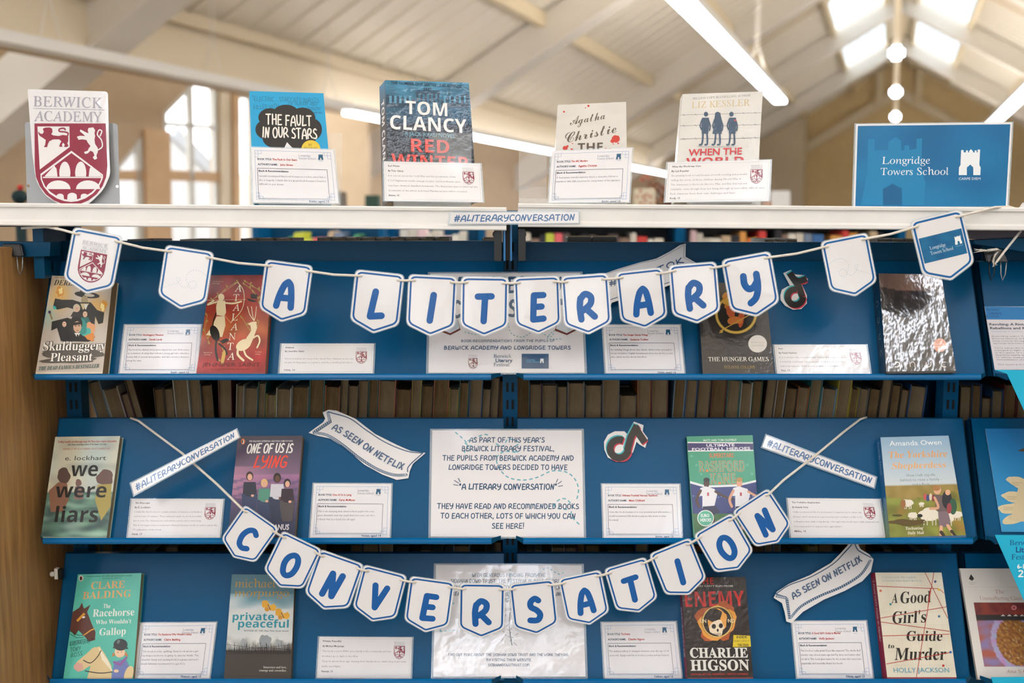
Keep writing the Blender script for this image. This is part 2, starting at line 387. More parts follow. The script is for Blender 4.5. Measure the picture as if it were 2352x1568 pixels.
    def build(s, name, m, parent, dz=3e-5, off=2e-4, clamp=True):
        a, b, c_, d = s.P; V = []; dz = min(dz, .0013/max(1, s.k))
        for x, y, k in s.V:
            u, v = x/s.W, y/s.H
            if clamp: u = min(max(u, 0), 1); v = min(max(v, 0), 1)
            V.append(a*((1-u)*(1-v))+b*(u*(1-v))+c_*(u*v)+d*((1-u)*v)+s.n*(off+k*dz))
        me = bpy.data.meshes.new(name); me.from_pydata([tuple(v) for v in V], [], s.F)
        ca = me.color_attributes.new('Col', 'FLOAT_COLOR', 'POINT'); ca.data.foreach_set('color', [x for c4 in s.C for x in c4])
        return link(name, me, m, parent)
# ================= ROOM =================
RT = Vector((math.cos(YAW), -math.sin(YAW), 0)); DT = Vector((math.sin(YAW), math.cos(YAW), 0))
def B(s, t, h): return RT*s+DT*t+Vector((0, 0, 1.5+h))
def PS(s): return (B(s, 0, 0), RT)
def PT(t): return (B(0, t, 0), -DT)
HR, SL, SE, TE = 4.65, .59, 5.2, 35.0
def roofh(s): return HR-SL*abs(s)
def up_n(sg): return Vector((RT*(SL*sg))+Vector((0, 0, 1))).normalized()
# floor
fl = MB().prism([B(-16, -9, -1.5), B(12, -9, -1.5), B(12, 37, -1.5), B(-16, 37, -1.5)], (0, 0, -.05)).build('floor', M['floor'], origin=(0, 0, 0)); tag(fl, 'grey carpet floor under the shelving', kind='structure')
# ceiling: panels between rafters and purlins
ceil = empty('ceiling', B(0, 14, HR), 'sloping library ceiling of cream and tan panels', kind='structure')
TR = [-8.5, -5.65, .35, 6.35, 12.4, 18.4, 24.2, 30.0, TE]
BD = [0, .3, 1.3, 2.6, 3.9, SE]
pm = {}
rnd = random.Random(3)
for sg in (-1, 1):
    n = up_n(sg)
    for i in range(len(TR)-1):
        t0, t1 = TR[i], TR[i+1]; tm = t0+(t1-t0)*.5
        for b in range(5):
            for (ta, tb) in ((t0, tm), (tm, t1)):
                sky = b == 1 and ((ta == tm and 1 < i < 7) )
                s0, s1 = BD[b]*sg, BD[b+1]*sg
                if sky:
                    q = [B(s0, ta+.05, roofh(s0)), B(s1, ta+.05, roofh(s1)), B(s1, tb-.25, roofh(s1)), B(s0, tb-.25, roofh(s0))]
                    g = MB().prism(q, n*.02).build('skylight_pane', M['skyglass'], ceil)
                    mb = MB()
                    for k in range(1, 5):
                        u = k/5; a_ = q[0].lerp(q[1], u); b_ = q[3].lerp(q[2], u); mb.beam(a_, b_, .03, .05, up=n)
                    mb.build('skylight_bar', M['rafter'], ceil)
                    continue
                tan = (b in (2, 3) and (i*3+b+(ta == tm)+1) % 3 == 0) or (i >= 5 and b >= 2 and sg < 0 and ta == t0)
                q = [B(s0, ta, roofh(s0)), B(s1, ta, roofh(s1)), B(s1, tb, roofh(s1)), B(s0, tb, roofh(s0))]
                MB().prism(q, n*.03).build('ceiling_panel', M['roofb'] if tan else M['roofa'], ceil)
        for b in (1, 2, 3, 4):
            s0 = BD[b]*sg; MB().beam(B(s0, t0, roofh(s0)-.09), B(s0, t1, roofh(s0)-.09), .09, .16).build('purlin', M['purlin'], ceil)
MB().beam(B(0, -8.5, HR-.12), B(0, TE, HR-.12), .16, .2).build('ridge_beam', M['purlin'], ceil)
for i, t in enumerate(TR[1:-1]):
    rb = empty('trim_%d' % (i+1), B(0, t, HR-.25), 'pair of white painted steel rafters meeting at the ridge', kind='structure')
    for sg in (-1, 1):
        a_, b_ = B(0, t, HR-.22), B(sg*9.0, t, roofh(9.0)-.22)
        nn = up_n(sg)
        MB().beam(a_, b_, .3, .34, up=nn).build('rafter', M['rafter'], rb)
        MB().beam(a_-nn*.19, b_-nn*.19, .36, .04, up=nn).build('rafter_flange', M['rafter'], rb)
# fascia along both eaves, with underside lip
for sg, nm in ((-1, 'left'), (1, 'right')):
    f = empty('wall_fascia_'+nm, B(sg*SE, 14, 1.3), 'deep cream fascia beam under the %s eave' % nm, kind='structure')
    MB().prism([B(sg*SE, -8, 1.06), B(sg*SE, -8, 1.6), B(sg*SE, TE, 1.6), B(sg*SE, TE, 1.06)], RT*sg*.15).build('fascia_board', M['fascia'], f)
    MB().beam(B(sg*(SE-.06), -8, 1.50), B(sg*(SE-.06), TE, 1.50), .06, .09).build('fascia_moulding', M['fascia'], f)
    MB().beam(B(sg*(SE+.02), -8, 1.05), B(sg*(SE+.02), TE, 1.05), .12, .03).build('fascia_underside_trim', M['wall_tan'], f)  # tan trim along the fascia underside
for nm, pts in (('left', [(-5.3, -8.5), (-10.8, -8.5), (-5.42, 10.8), (-6.3, 10.8), (-6.3, TE), (-5.3, TE)]), ('right', [(5.3, -8.5), (9, -8.5), (9, TE), (5.3, TE)])):
    o = MB().prism([B(s_, t_, 1.95) for s_, t_ in pts], (0, 0, .05)).build('ceiling_%s' % nm, M['fascia']); tag(o, 'flat ceiling over the %s side bay' % nm, kind='structure')
o = MB().prism([B(-6.3, 10.85, -1.5), B(-6.3, TE-1.2, -1.5), B(-6.3, TE-1.2, 2.0), B(-6.3, 10.85, 2.0)], -RT*.1).build('wall_side', M['wall_tan']); tag(o, 'tan side wall beyond the left windows', kind='structure')
o = MB().prism([B(-6.3, 10.85, -1.5), B(-5.45, 10.85, -1.5), B(-5.45, 10.85, 2.0), B(-6.3, 10.85, 2.0)], DT*.08).build('wall_return', M['wall_tan']); tag(o, 'short return wall beside the left windows', kind='structure')
# gable end wall and pier
ge = MB().prism([B(-9, TE, -1.5), B(9, TE, -1.5), B(9, TE, roofh(9)), B(0, TE, HR), B(-9, TE, roofh(9))], DT*.2).build('wall_far', M['wall']); tag(ge, 'tan gable end wall at the far end of the library', kind='structure')
pr = MB().prism([B(-22, TE-1.2, -1.5), B(-2.6, TE-1.2, -1.5), B(-2.6, TE-1.2, roofh(2.6)-.05), B(-5.2, TE-1.2, roofh(5.2)-.05), B(-22, TE-1.2, roofh(5.2)-.05)], DT*1.1).build('wall_pier', M['fascia']); tag(pr, 'pale pier wall beside the gable end', kind='structure')
sm = MB()
for sg in (-1, 1):
    t = -8.2
    while t < TE:
        a_, b_ = B(sg*1.35, t, roofh(1.35)-.012), B(sg*SE, t, roofh(SE)-.012); sm.beam(a_, b_, .05, .03, up=up_n(sg)); t += .42
o = sm.build('roof_rib', M['roofa'], ceil); o['kind'] = 'stuff'
rk = empty('trim_9', B(0, TE-.3, HR), 'cream raking beams on the far gable wall', kind='structure')
for sg in (-1, 1): MB().beam(B(0, TE-.15, HR-.95), B(sg*2.6, TE-.15, HR-.95-SL*2.6-.05), .2, .26, up=up_n(sg)).build('raking_beam', M['fascia'], rk)
for sg in (-.55, .55): MB().beam(B(sg, TE-.3, HR-.35), B(sg, TE-.3, HR-1.3), .2, .16, up=(0, 1, 0)).build('strut', M['purlin'], rk)
# side wall on the right side of the room
rw = MB().prism([B(8.6, -8, -1.5), B(8.6, TE, -1.5), B(8.6, TE, 2), B(8.6, -8, 2)], RT*.2).build('wall_right', M['wall']); tag(rw, 'tan wall along the right side of the library', kind='structure')
bw = MB().prism([B(-9, -8.5, -1.5), B(9, -8.5, -1.5), B(9, -8.5, roofh(9)), B(0, -8.5, HR), B(-9, -8.5, roofh(9))], -DT*.2, holes=[[B(x0, -8.5, -.6), B(x0+1.6, -8.5, -.6), B(x0+1.6, -8.5, 1.1), B(x0, -8.5, 1.1)] for x0 in (-6.5, -4.2, -1.9, .4, 2.7, 5.0)]).build('wall_back', M['wall_dark']); tag(bw, 'tan wall behind the viewer with six windows', kind='structure')
# ---- left wall with raked windows (turned bay), Y plane yawed
wy = math.radians(34.8); wd = Vector((math.sin(wy), math.cos(wy), 0)); wn = Vector((math.cos(wy), -math.sin(wy), 0))
w0 = at(440, 350, 10.0); WP = (w0, wn)
def wq(x, y): return hit(x, y, WP)
out = [wq(-700, 760), wq(690, 690), wq(690, 130), wq(-700, -400)]
op1 = [wq(236, 422), wq(333, 305), wq(336, 640), wq(240, 665)]
op2 = [wq(375, 257), wq(449, 183), wq(499, 190), wq(506, 640), wq(385, 655)]
op3 = [wq(545, 215), wq(585, 220), wq(590, 610), wq(549, 620)]
lw = MB().prism(out, -wn*.12, holes=[op1, op2, op3]).build('wall_left', M['wall_tan']); tag(lw, 'tan wall with raked windows on the left of the library', kind='structure')
def window(n, op, bars, label):
    e = empty('window_%d' % n, sum(op, Vector())/len(op), label, kind='structure')
    for i in range(len(op)):
        a_, b_ = op[i], op[(i+1) % len(op)]; MB().beam(a_-wn*.03, b_-wn*.03, .07, .05, up=wn).build('window_frame', M['whiteplastic'], e)
    for (xa, ya, xb, yb, w, m) in bars: MB().beam(wq(xa, ya)-wn*.02, wq(xb, yb)-wn*.02, w, .05, up=wn).build('glazing_bar' if m == 'whiteplastic' else 'transom', M[m], e)
    MB().prism([p-wn*.06 for p in op], -wn*.006).build('window_pane', M['glass'], e)
window(1, op1, [(236, 402, 336, 403, .085, 'timber'), (318, 322, 320, 640, .04, 'whiteplastic')], 'left raked window with a timber transom')
window(2, op2, [(380, 402, 503, 407, .09, 'timber'), (437, 195, 445, 648, .05, 'whiteplastic'), (375, 283, 501, 293, .035, 'whiteplastic')], 'tall raked window of four panes with timber transom')
window(3, op3, [], 'narrow bright window behind the turquoise book')
tb = empty('trim_10', wq(520, 400), 'pale timber posts between the left windows', kind='structure')
MB().beam(wq(356, 300)+wn*.02, wq(362, 640)+wn*.02, .26, .05, up=wn).build('timber_post', M['timber'], tb)
MB().beam(wq(532, 205)+wn*.03, wq(536, 620)+wn*.03, .07, .06, up=wn).build('timber_post', M['timber'], tb)
MB().beam(wq(513, 198)+wn*.02, wq(516, 630)+wn*.02, .1, .04, up=wn).build('window_lining', M['fascia'], tb)
# neighbouring house outside
hp = (w0-wn*6, wn)
def hq(x, y): return hit(x, y, hp)
ho = empty('house', hq(430, 560), 'grey gabled house seen through the left windows', 'house')
MB().prism([hq(180, 700), hq(180, 345), hq(372, 312), hq(398, 306), hq(520, 425), hq(520, 700)], -wn*4).build('wall', M['house'], ho)
mb = MB(); mb.beam(hq(398, 304), hq(525, 428), .2, .1, up=wn); mb.build('roof_verge', cmat('#aab0b8'), ho)
# ---- lamps
def lamp(name, s, h, t0, t1, w, lit, label, wires=(), seg=1.5, case=True):
    e = empty(name, B(s, (t0+t1)/2, h), label, 'lamp', 'strip lamps hung from the ceiling')
    MB().prism([B(s-w/2, t0, h), B(s+w/2, t0, h), B(s+w/2, t1, h), B(s-w/2, t1, h)], (0, 0, .07)).build('lamp_case', M['lampcase'], e)
    t = t0
    for (a_, b_) in lit:
        t = a_
        while t < b_-.01:
            t2 = min(t+seg, b_)
            MB().prism([B(s-w*.46, t+.01, h-.035), B(s+w*.46, t+.01, h-.035), B(s+w*.46, t2-.01, h-.035), B(s-w*.46, t2-.01, h-.035)], (0, 0, .034)).build('lamp_diffuser', M['lamp'], e); t = t2
    if lit: MB().prism([B(s-w*.3, t0+.05, h+.071), B(s+w*.3, t0+.05, h+.071), B(s+w*.3, t1-.05, h+.071), B(s-w*.3, t1-.05, h+.071)], (0, 0, .004)).build('ceiling_fill_glow', M['ceiling_fill' if abs(s) < 3 else 'ceiling_fill_dim'], e)  # added glowing top face, lifts the ceiling brightness
    for tt in wires:
        mb = MB()
        top = min(roofh(s), 4.4)
        for d in (-.08, .08): mb.tube([B(s+d, tt, h+.07), B(s+d*.2, tt, h+.3), B(s+d*.2, tt, top)], .004, 5)
        mb.build('hanging_wire', M['lampcase'], e)
lamp('strip_lamp', -1.43, 1.5, 1.5, 14.6, .15, [(1.5, 14.6)], 'long lit strip lamp left of the ridge, above the cream paperback with three children', (4, 8, 12))
lamp('strip_lamp', -1.43, 1.5, -8, 0.6, .15, [(-8, .6)], 'lit strip lamp behind the viewer left of the ridge', (-4,))
lamp('strip_lamp', 1.43, 1.5, 3, 32.5, .15, [(3, 32.5)], 'long lit strip lamp running down behind the blue school sign', (6, 12))
lamp('strip_lamp', 1.43, 1.5, -8, 2, .15, [(-8, 2)], 'lit strip lamp behind the viewer right of the ridge', (-4,))
lamp('strip_lamp', -4.9, 1.0, 3.2, 9.3, .14, [], 'unlit end of the long white lamp trunking on the left', (5.5, 7.2, 9.0))
lamp('strip_lamp', -4.9, 1.0, 9.35, 25.5, .11, [(9.35, 25.5)], 'lit strip lamp passing behind the dark thriller paperback', (12.5, 16))
lamp('strip_lamp', .85, 1.5, -4.4, -1.9, .3, [(-4.4, -1.9)], 'short wide lit lamp behind the viewer', (-3,), case=False)
for t in (10.8, 14.1, 17.5, -.7, 21.0, 25.0, 29.0):  # far ones behind the sign are added to brighten the gable wall
    e = empty('pendant_lamp', B(-.03, t, 1.5), 'small lit pendant lamp on the ridge, %s' % {10.8: 'nearest and highest of the column', 14.1: 'middle of the column', 17.5: 'lowest, just above the blue school sign', -.7: 'behind the viewer', 21.0: 'first of those added unseen behind the blue sign', 25.0: 'second of those added unseen behind the blue sign', 29.0: 'third of those added unseen behind the blue sign'}[t], 'lamp', 'pendant lamps under the ridge')
    c = B(-.03, t, 1.5); mb = MB(); mb.box(c.x-.058, c.x+.058, c.y-.058, c.y+.058, c.z-.06, c.z+.06); mb.build('lamp_shade', M['lamp'], e, bev=.03)
    MB().tube([c+Vector((0, 0, .06)), c+Vector((.0, 0, HR-1.7))], .03, 8).build('lamp_rod', M['fascia'], e)
# ---- far bookcases seen through the gap under the rail
PAL = ['#e8e2d4', '#d8d0c0', '#c8b090', '#e0a050', '#d04038', '#e86a70', '#4a9a6a', '#3a6ea8', '#2a2a30', '#8a7060', '#c8d048', '#f0d0d0', '#7a8aa0', '#d87838', '#5a4a48', '#e8d070']
ORD = 'first second third fourth fifth sixth seventh eighth ninth tenth eleventh twelfth thirteenth fourteenth fifteenth sixteenth seventeenth eighteenth nineteenth twentieth'.split()
def ordn(n):
    if n <= 20: return ORD[n-1]
    tens = {2: 'twenty', 3: 'thirty', 4: 'forty', 5: 'fifty', 6: 'sixty'}
    return tens[n//10]+('-'+ORD[n % 10-1] if n % 10 else 'th') if n % 10 else tens[n//10][:-1]+'ieth'
CN = {'#e8e2d4': 'white', '#d8d0c0': 'cream', '#c8b090': 'tan', '#e0a050': 'orange', '#d04038': 'red', '#e86a70': 'pink', '#4a9a6a': 'green', '#3a6ea8': 'blue', '#2a2a30': 'black', '#8a7060': 'brown', '#c8d048': 'lime', '#f0d0d0': 'pale pink', '#7a8aa0': 'grey-blue', '#d87838': 'rust', '#5a4a48': 'dark brown', '#e8d070': 'yellow'}
def far_case(x0, x1, Y, ytop, ybase, seq, nm, label, lean=0, dark=False, seed=1):
    rr = random.Random(seed); zt, zb = at(0, ytop, Y).z, at(0, ybase, Y).z; X0, X1 = at(x0, 540, Y).x, at(x1, 540, Y).x
    e = empty('bookcase', ((X0+X1)/2, Y+.15, 0), label, 'bookcase')
    MB().box(X0-.05, X1+.05, Y-.02, Y+.3, zb-.03, zb).build('shelf_board', M['blue_dark'], e)
    MB().box(X0-.05, X0-.02, Y-.02, Y+.3, 0, zt+.06).build('side_panel', M['blue'], e)
    MB().box(X1+.02, X1+.05, Y-.02, Y+.3, 0, zt+.06).build('side_panel', M['blue'], e)
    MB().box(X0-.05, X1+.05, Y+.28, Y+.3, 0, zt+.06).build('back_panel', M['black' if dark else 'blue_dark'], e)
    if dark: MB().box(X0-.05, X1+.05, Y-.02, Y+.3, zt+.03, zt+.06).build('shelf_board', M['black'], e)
    x = X0; k = 0
    while x < X1-.06-abs(lean)*(zt-zb):
        w = rr.uniform(.022, .05); c = seq[k % len(seq)] if seq else rr.choice(PAL)
        hh = (zt-zb)*rr.uniform(.78, 1.0)
        k += 1
        l = lean*hh
        mb = MB(); mb.hexa([(x, Y, zb), (x+w, Y, zb), (x+w, Y+.2, zb), (x, Y+.2, zb), (x+l, Y, zb+hh), (x+w+l, Y, zb+hh), (x+w+l, Y+.2, zb+hh), (x+l, Y+.2, zb+hh)])
        o = mb.build('book', cmat(c, .5), origin=(x+w/2, Y+.1, zb), bev=.003)
        tag(o, '%s book, %s from the left %s' % (CN.get(c, 'pale'), ordn(k), nm), 'book', 'blurred books '+nm)
        x += w+.002
far_case(605, 860, 5.2, 529, 640, ['#7a8aa0', '#2a2a30', '#4a9a6a', '#c8d048', '#c8d048', '#e86a70', '#5a4a48', '#c8b090'], 'of the far case seen under the left rail', 'blue far bookcase seen under the left white rail', lean=.25, seed=4)
far_case(918, 1090, 5.4, 520, 640, ['#e8e2d4', '#d8d0c0', '#f0d0d0'], 'of the pale row near the centre post', 'far bookcase of pale books left of the centre post', lean=0, seed=5)
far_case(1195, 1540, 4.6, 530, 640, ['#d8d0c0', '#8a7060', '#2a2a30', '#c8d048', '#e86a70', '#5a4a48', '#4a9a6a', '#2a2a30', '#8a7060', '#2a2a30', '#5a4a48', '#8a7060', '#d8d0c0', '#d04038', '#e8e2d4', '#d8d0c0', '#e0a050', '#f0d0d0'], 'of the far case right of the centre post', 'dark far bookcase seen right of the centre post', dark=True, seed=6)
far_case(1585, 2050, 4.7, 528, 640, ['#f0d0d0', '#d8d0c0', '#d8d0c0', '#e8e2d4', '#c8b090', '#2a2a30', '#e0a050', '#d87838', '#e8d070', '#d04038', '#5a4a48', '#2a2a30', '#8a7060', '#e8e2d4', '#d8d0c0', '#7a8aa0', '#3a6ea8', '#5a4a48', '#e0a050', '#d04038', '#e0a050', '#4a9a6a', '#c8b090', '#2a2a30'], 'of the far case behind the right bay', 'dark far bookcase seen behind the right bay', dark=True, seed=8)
# things standing beyond the unit
def far_items():
    p = at(45, 452, 4.2)
    h = empty('bobble_hat', p, 'dark green hat with a red bobble behind the left end of the rail', 'hat')
    MB().ball(p, .03, 14, (1, 1, .9)).build('hat_crown', cmat('#0e2a2c', .9), h, smooth=True)
    MB().ball(p+Vector((.004, 0, .035)), .012, 10).build('bobble', cmat('#b03028', .9), h, smooth=True)
    MB().tube([p+Vector((0, 0, -.03)), p+Vector((0, 0, -.35))], .02, 10).build('display_post', cmat('#0e2a2c', .8), h)
    # red leaved tree and patterned box
    p = at(1530, 505, 6.4)
    t = empty('display_tree', p, 'brown artificial tree with red and orange leaves behind the cream paperbacks', 'plant')
    mb = MB(); rr = random.Random(5); tips = []
    tr = [p+Vector((.0, 0, -1.0)), p+Vector((0, 0, .05)), p+Vector((.01, 0, .16))]
    mb.tube(tr, .028, 8, [1.4, 1, .7]); mb.build('trunk', cmat('#5a3a24', .9), t)
    for k in range(11):
        a_ = rr.uniform(-1.3, 1.3); l = rr.uniform(.1, .2); b0 = p+Vector((0, 0, rr.uniform(.03, .16))); b1 = b0+Vector((math.sin(a_)*l, rr.uniform(-.05, .05), math.cos(a_)*l*.7+.02)); tips.append((b0, b1))
        MB().tube([b0, b0.lerp(b1, .5)+Vector((0, 0, .01)), b1], .008, 6, [1, .7, .3]).build('branch', cmat('#6b4226', .9), t)
    lv = MB()
    for k in range(150):
        b0, b1 = rr.choice(tips); c = b0.lerp(b1, rr.uniform(.4, 1.15))+Vector([rr.uniform(-.03, .03) for _ in range(3)]); d = Vector([rr.uniform(-1, 1) for _ in range(3)]).normalized()*.014; e2 = d.orthogonal().normalized()*.008
        b = len(lv.v); lv.v += [c-d, c+e2, c+d, c-e2]; lv.f.append((b, b+1, b+2, b+3))
    o = lv.build('foliage', cmat('#a8452e', .8), t); o['kind'] = 'stuff'
    p = at(1482, 452, 6.0)
    bx = empty('gift_box', p, 'cream box with red spots beside the artificial tree', 'box')
    MB().box(p.x-.055, p.x+.055, p.y, p.y+.1, p.z-.25, p.z+.045).build('box_body', cmat('#d8cdb0', .8), bx, bev=.003)
    for k in range(9):
        q = p+Vector((rr.uniform(-.045, .045), -.002, rr.uniform(-.06, .035))); MB().ball(q, .008, 8, (1, .3, 1)).build('red_spot', cmat('#b04a38', .8), bx)
    q = [at(1771, 438, 8.0), at(1815, 438, 8.0), at(1815, 486, 8.0), at(1771, 486, 8.0)]
    nt = MB().prism(q, (0, .02, 0)).build('notice_board', cmat('#d9d8d4', .6)); tag(nt, 'small white notice far behind, left of the blue school sign', 'notice')
    st = MB().box(q[0].x+.02, q[1].x-.02, 8.03, 8.06, 0, q[3].z+.03).build('notice_post', cmat('#b9b6ae', .6)); tag(st, 'pale post holding the far white notice', 'post')
    # low dark blurred bookcases just above the rail
    for k, (x0, x1, yt, c, lb) in enumerate([(745, 775, 445, '#c9b08a', 'tan blurred box file behind the turquoise book stand'), (776, 788, 440, '#6a5a48', 'thin brown blurred book left of the dark thriller'), (838, 868, 448, '#2e4c40', 'dark green blurred book beside the dark thriller'), (1765, 1772, 462, '#b07a50', 'narrow brown blurred stick behind the cream card right of centre')]):
        a_, b_ = at(x0, yt, 6.9), at(x1, yt, 6.9)
        o = MB().box(a_.x, b_.x, 6.9, 7.05, 1.1, a_.z).build('box_file' if k == 0 else 'book', cmat(c, .7)); tag(o, lb, 'box' if k == 0 else 'book')
    cs = MB().box(-1.6, 2.0, 6.85, 7.2, .9, 1.1).build('low_bookcase', M['timber']); tag(cs, 'low timber case top carrying the blurred books beyond the unit', 'bookcase')
far_items()
# ================= SHELVING UNIT =================
YB, YT = 2.095, 2.19          # board foot / board head
ROWS = [(857, 600, 860), (1233, 961, 1236), (1556, 1271, 1560)]   # lip top px, board head px
BAYS = [(-.925, -.016), (.010, .921), (.936, 1.86)]
PLN = []
for i, (yl, yt, _) in enumerate(ROWS):
    a_, b_ = at(1176, yl+6, YB), at(1176, yt, YT); ev = (b_-a_).normalized(); n = Vector((0, -ev.z, ev.y)); PLN.append((a_, n))
rown = ['top', 'middle', 'bottom']; bayn = ['left', 'right', 'far right']
for i, (yl, yt, _) in enumerate(ROWS):
    a_, b_ = at(1176, yl+6, YB), at(1176, yt, YT); n = PLN[i][1]; ev = (b_-a_).normalized()
    zl = at(1176, yl, 2.07).z; zb = at(1176, yl+15, 2.07).z
    for j, (x0, x1) in enumerate(BAYS):
        e = empty('display_shelf', ((x0+x1)/2, YB, zl), 'sloping blue metal display shelf, %s row, %s bay' % (rown[i], bayn[j]), 'shelf', 'sloping blue display shelves')
        P = [Vector((x0, a_.y, a_.z)), Vector((x1, a_.y, a_.z)), Vector((x1, b_.y, b_.z)), Vector((x0, b_.y, b_.z))]
        MB().prism(P, -n*.004).build('sloping_board', M['blue'], e)
        hb = [Vector((x0, b_.y, b_.z)), Vector((x1, b_.y, b_.z)), Vector((x1, b_.y+.014, b_.z)), Vector((x0, b_.y+.014, b_.z))]
        MB().prism(hb, (0, 0, -.002)).build('head_fold', M['blue'], e)
        # trough: floor, rounded front lip
        mb = MB(); prof = [(YB+.002, a_.z-.002), (2.078, a_.z-.004), (2.072, zb+.001), (2.066, zb), (2.0615, zb+.002), (2.06, zb+.006), (2.0605, zl-.002), (2.064, zl), (2.069, zl-.001), (2.0705, zb+.006), (2.079, a_.z-.0005), (YB, a_.z+.001)]
        pts = [Vector((x0+.012, y, z)) for y, z in prof]
        mb.prism(pts, (x1-x0-.036, 0, 0)); mb.build('front_lip', M['blue_lip'], e)
        for sx, d in ((x0+.012, -.014), (x1-.024, .018)):
            MB().hexa([(sx, 2.061, zb+.002), (sx+d, 2.082, zb+.006), (sx+d, 2.084, zb+.006), (sx, 2.064, zb+.002), (sx, 2.061, zl), (sx+d, 2.082, zl-.001), (sx+d, 2.084, zl-.001), (sx, 2.064, zl)]).build('lip_end', M['blue_dark'], e)
        for sx in (x0, x1-.002):
            MB().prism([Vector((sx, a_.y, a_.z)), Vector((sx, b_.y, b_.z)), Vector((sx, b_.y+.03, b_.z-.01)), Vector((sx, a_.y+.06, a_.z-.01))], (.002, 0, 0)).build('side_bracket', M['blue_dark'], e)
# upper fold behind top row
for j, (x0, x1) in enumerate(BAYS):
    zt = at(1176, 553 if j == 0 else 556, 2.2).z; z0 = at(1176, 640, 2.205).z
    e = empty('steel_header', ((x0+x1)/2, 2.2, z0), 'dark blue steel strip above the top display shelf, %s bay' % bayn[j], 'header')
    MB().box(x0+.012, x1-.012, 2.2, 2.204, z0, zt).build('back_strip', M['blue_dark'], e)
    MB().box(x0+.012, x1-.012, 2.204, 2.225, zt-.002, zt).build('top_flange', M['black'], e)
# uprights
UP = [(-.928, 'left end'), (-.004, 'centre'), (.929, 'right'), (1.84, 'far right')]
for k, (x, nm) in enumerate(UP):
    e = empty('shelf_upright', (x, 2.235, 0), 'slotted blue steel upright post, %s of the unit' % nm, 'post', 'slotted blue uprights')
    sh = 0.017 if k == 0 else (-.017 if k == 2 else 0); xx = x+sh
    MB().box(xx-.0155, xx+.0155, 2.235, 2.275, 0, 1.515).build('post', M['blue_dark'] if k == 0 else M['blue'], e)
    mb = MB(); z = .56
    while z < 1.46:
        for d in (-.0055, .0055): mb.box(xx+d-.0024, xx+d+.0024, 2.2335, 2.2355, z, z+.0195)
        z += .0363
    o = mb.build('slots', M['slot'], e)
    if k in (1,):
        for sx in (-.032, .014): MB().box(x+sx+.002, x+sx+.016, 2.075, 2.2, at(0, 598, 2.1).z, at(0, 527, 2.1).z).build('canopy_bracket', M['black'], e, bev=.001)
        for sx in (-.036, .018): MB().ball((x+sx+.008, 2.08, at(0, 538, 2.08).z), .006, 10, (.9, .5, 1)).build('bolt', M['black'], e)
        MB().box(x-.012, x-.0085, 2.07, 2.12, at(0, 598, 2.09).z, at(0, 512, 2.09).z).build('bracket_edge', M['blue_lip'], e)
        MB().box(x+.0005, x+.004, 2.07, 2.12, at(0, 598, 2.09).z, at(0, 512, 2.09).z).build('bracket_edge', M['blue_lip'], e)
        MB().box(x-.0085, x+.0005, 2.10, 2.13, at(0, 598, 2.09).z, at(0, 505, 2.09).z).build('bracket_web', cmat('#3a3430', .6), e)
# canopy end brackets
def end_bracket(px, lab):
    Y = 2.1; pts = [at(x, y, Y) for x, y in px]
    e = empty('canopy_end_bracket', pts[0], lab, 'bracket')
    MB().prism(pts, (0, .05, 0)).build('bracket_plate', M['blue_dark'], e); return e
e = end_bracket([(-160, 553), (116, 556), (114, 588), (-160, 596)], 'dark blue bracket under the left end of the white rail')
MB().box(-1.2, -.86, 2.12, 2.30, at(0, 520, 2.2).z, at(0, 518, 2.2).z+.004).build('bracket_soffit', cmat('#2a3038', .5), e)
MB().box(-.925, -.905, 2.11, 2.25, at(0, 640, 2.1).z, at(0, 524, 2.1).z).build('bracket_leg', M['blue_dark'], e)
e = end_bracket([(2236, 552), (2500, 540), (2500, 600), (2240, 560)], 'dark blue bracket under the right end of the white rail')
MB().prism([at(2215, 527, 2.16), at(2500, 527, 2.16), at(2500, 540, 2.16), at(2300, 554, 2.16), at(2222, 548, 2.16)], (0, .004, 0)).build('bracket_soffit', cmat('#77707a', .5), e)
# canopy plates and white rails
def rail(x0, x1, yt0, yt1, yb0, yb1, lab):
    Yf = 2.055; a_, b_ = at(x0, yt0, Yf), at(x1, yt1, Yf); c_, d_ = at(x1, yb1, Yf), at(x0, yb0, Yf)
    e = empty('canopy_rail', (a_+b_)/2, lab, 'rail', 'white canopy rails')
    prof = lambda t, b: [(Yf, b+.012), (Yf-.0035, b+.008), (Yf-.004, b+.002), (Yf-.002, b), (Yf+.012, b), (Yf+.012, t), (Yf-.004, t), (Yf-.0055, t-.002), (Yf-.005, t-.007), (Yf, t-.0085)]
    mb = MB(); A = [Vector((a_.x, y, z)) for y, z in prof(a_.z, d_.z)]; Bq = [Vector((b_.x, y, z)) for y, z in prof(b_.z, c_.z)]
    n = len(A); mb.v = A+Bq; mb.f = [tuple(range(n))[::-1], tuple(range(n, 2*n))]+[(i, (i+1) % n, n+(i+1) % n, n+i) for i in range(n)]
    mb.build('rail_front', M['white_rail'], e)
    zt = min(a_.z, b_.z)-.004
    MB().box(a_.x, b_.x, Yf+.012, 2.44, zt-.012, zt).build('canopy_top', M['white_rail'], e)
rail(-90, 1163, 465, 476, 517, 529, 'left white canopy rail along the top of the unit')
rail(1190, 3000, 467, 482, 521, 534, 'right white canopy rail along the top of the unit')
ZTOP = at(1176, 470, 2.06).z-.004
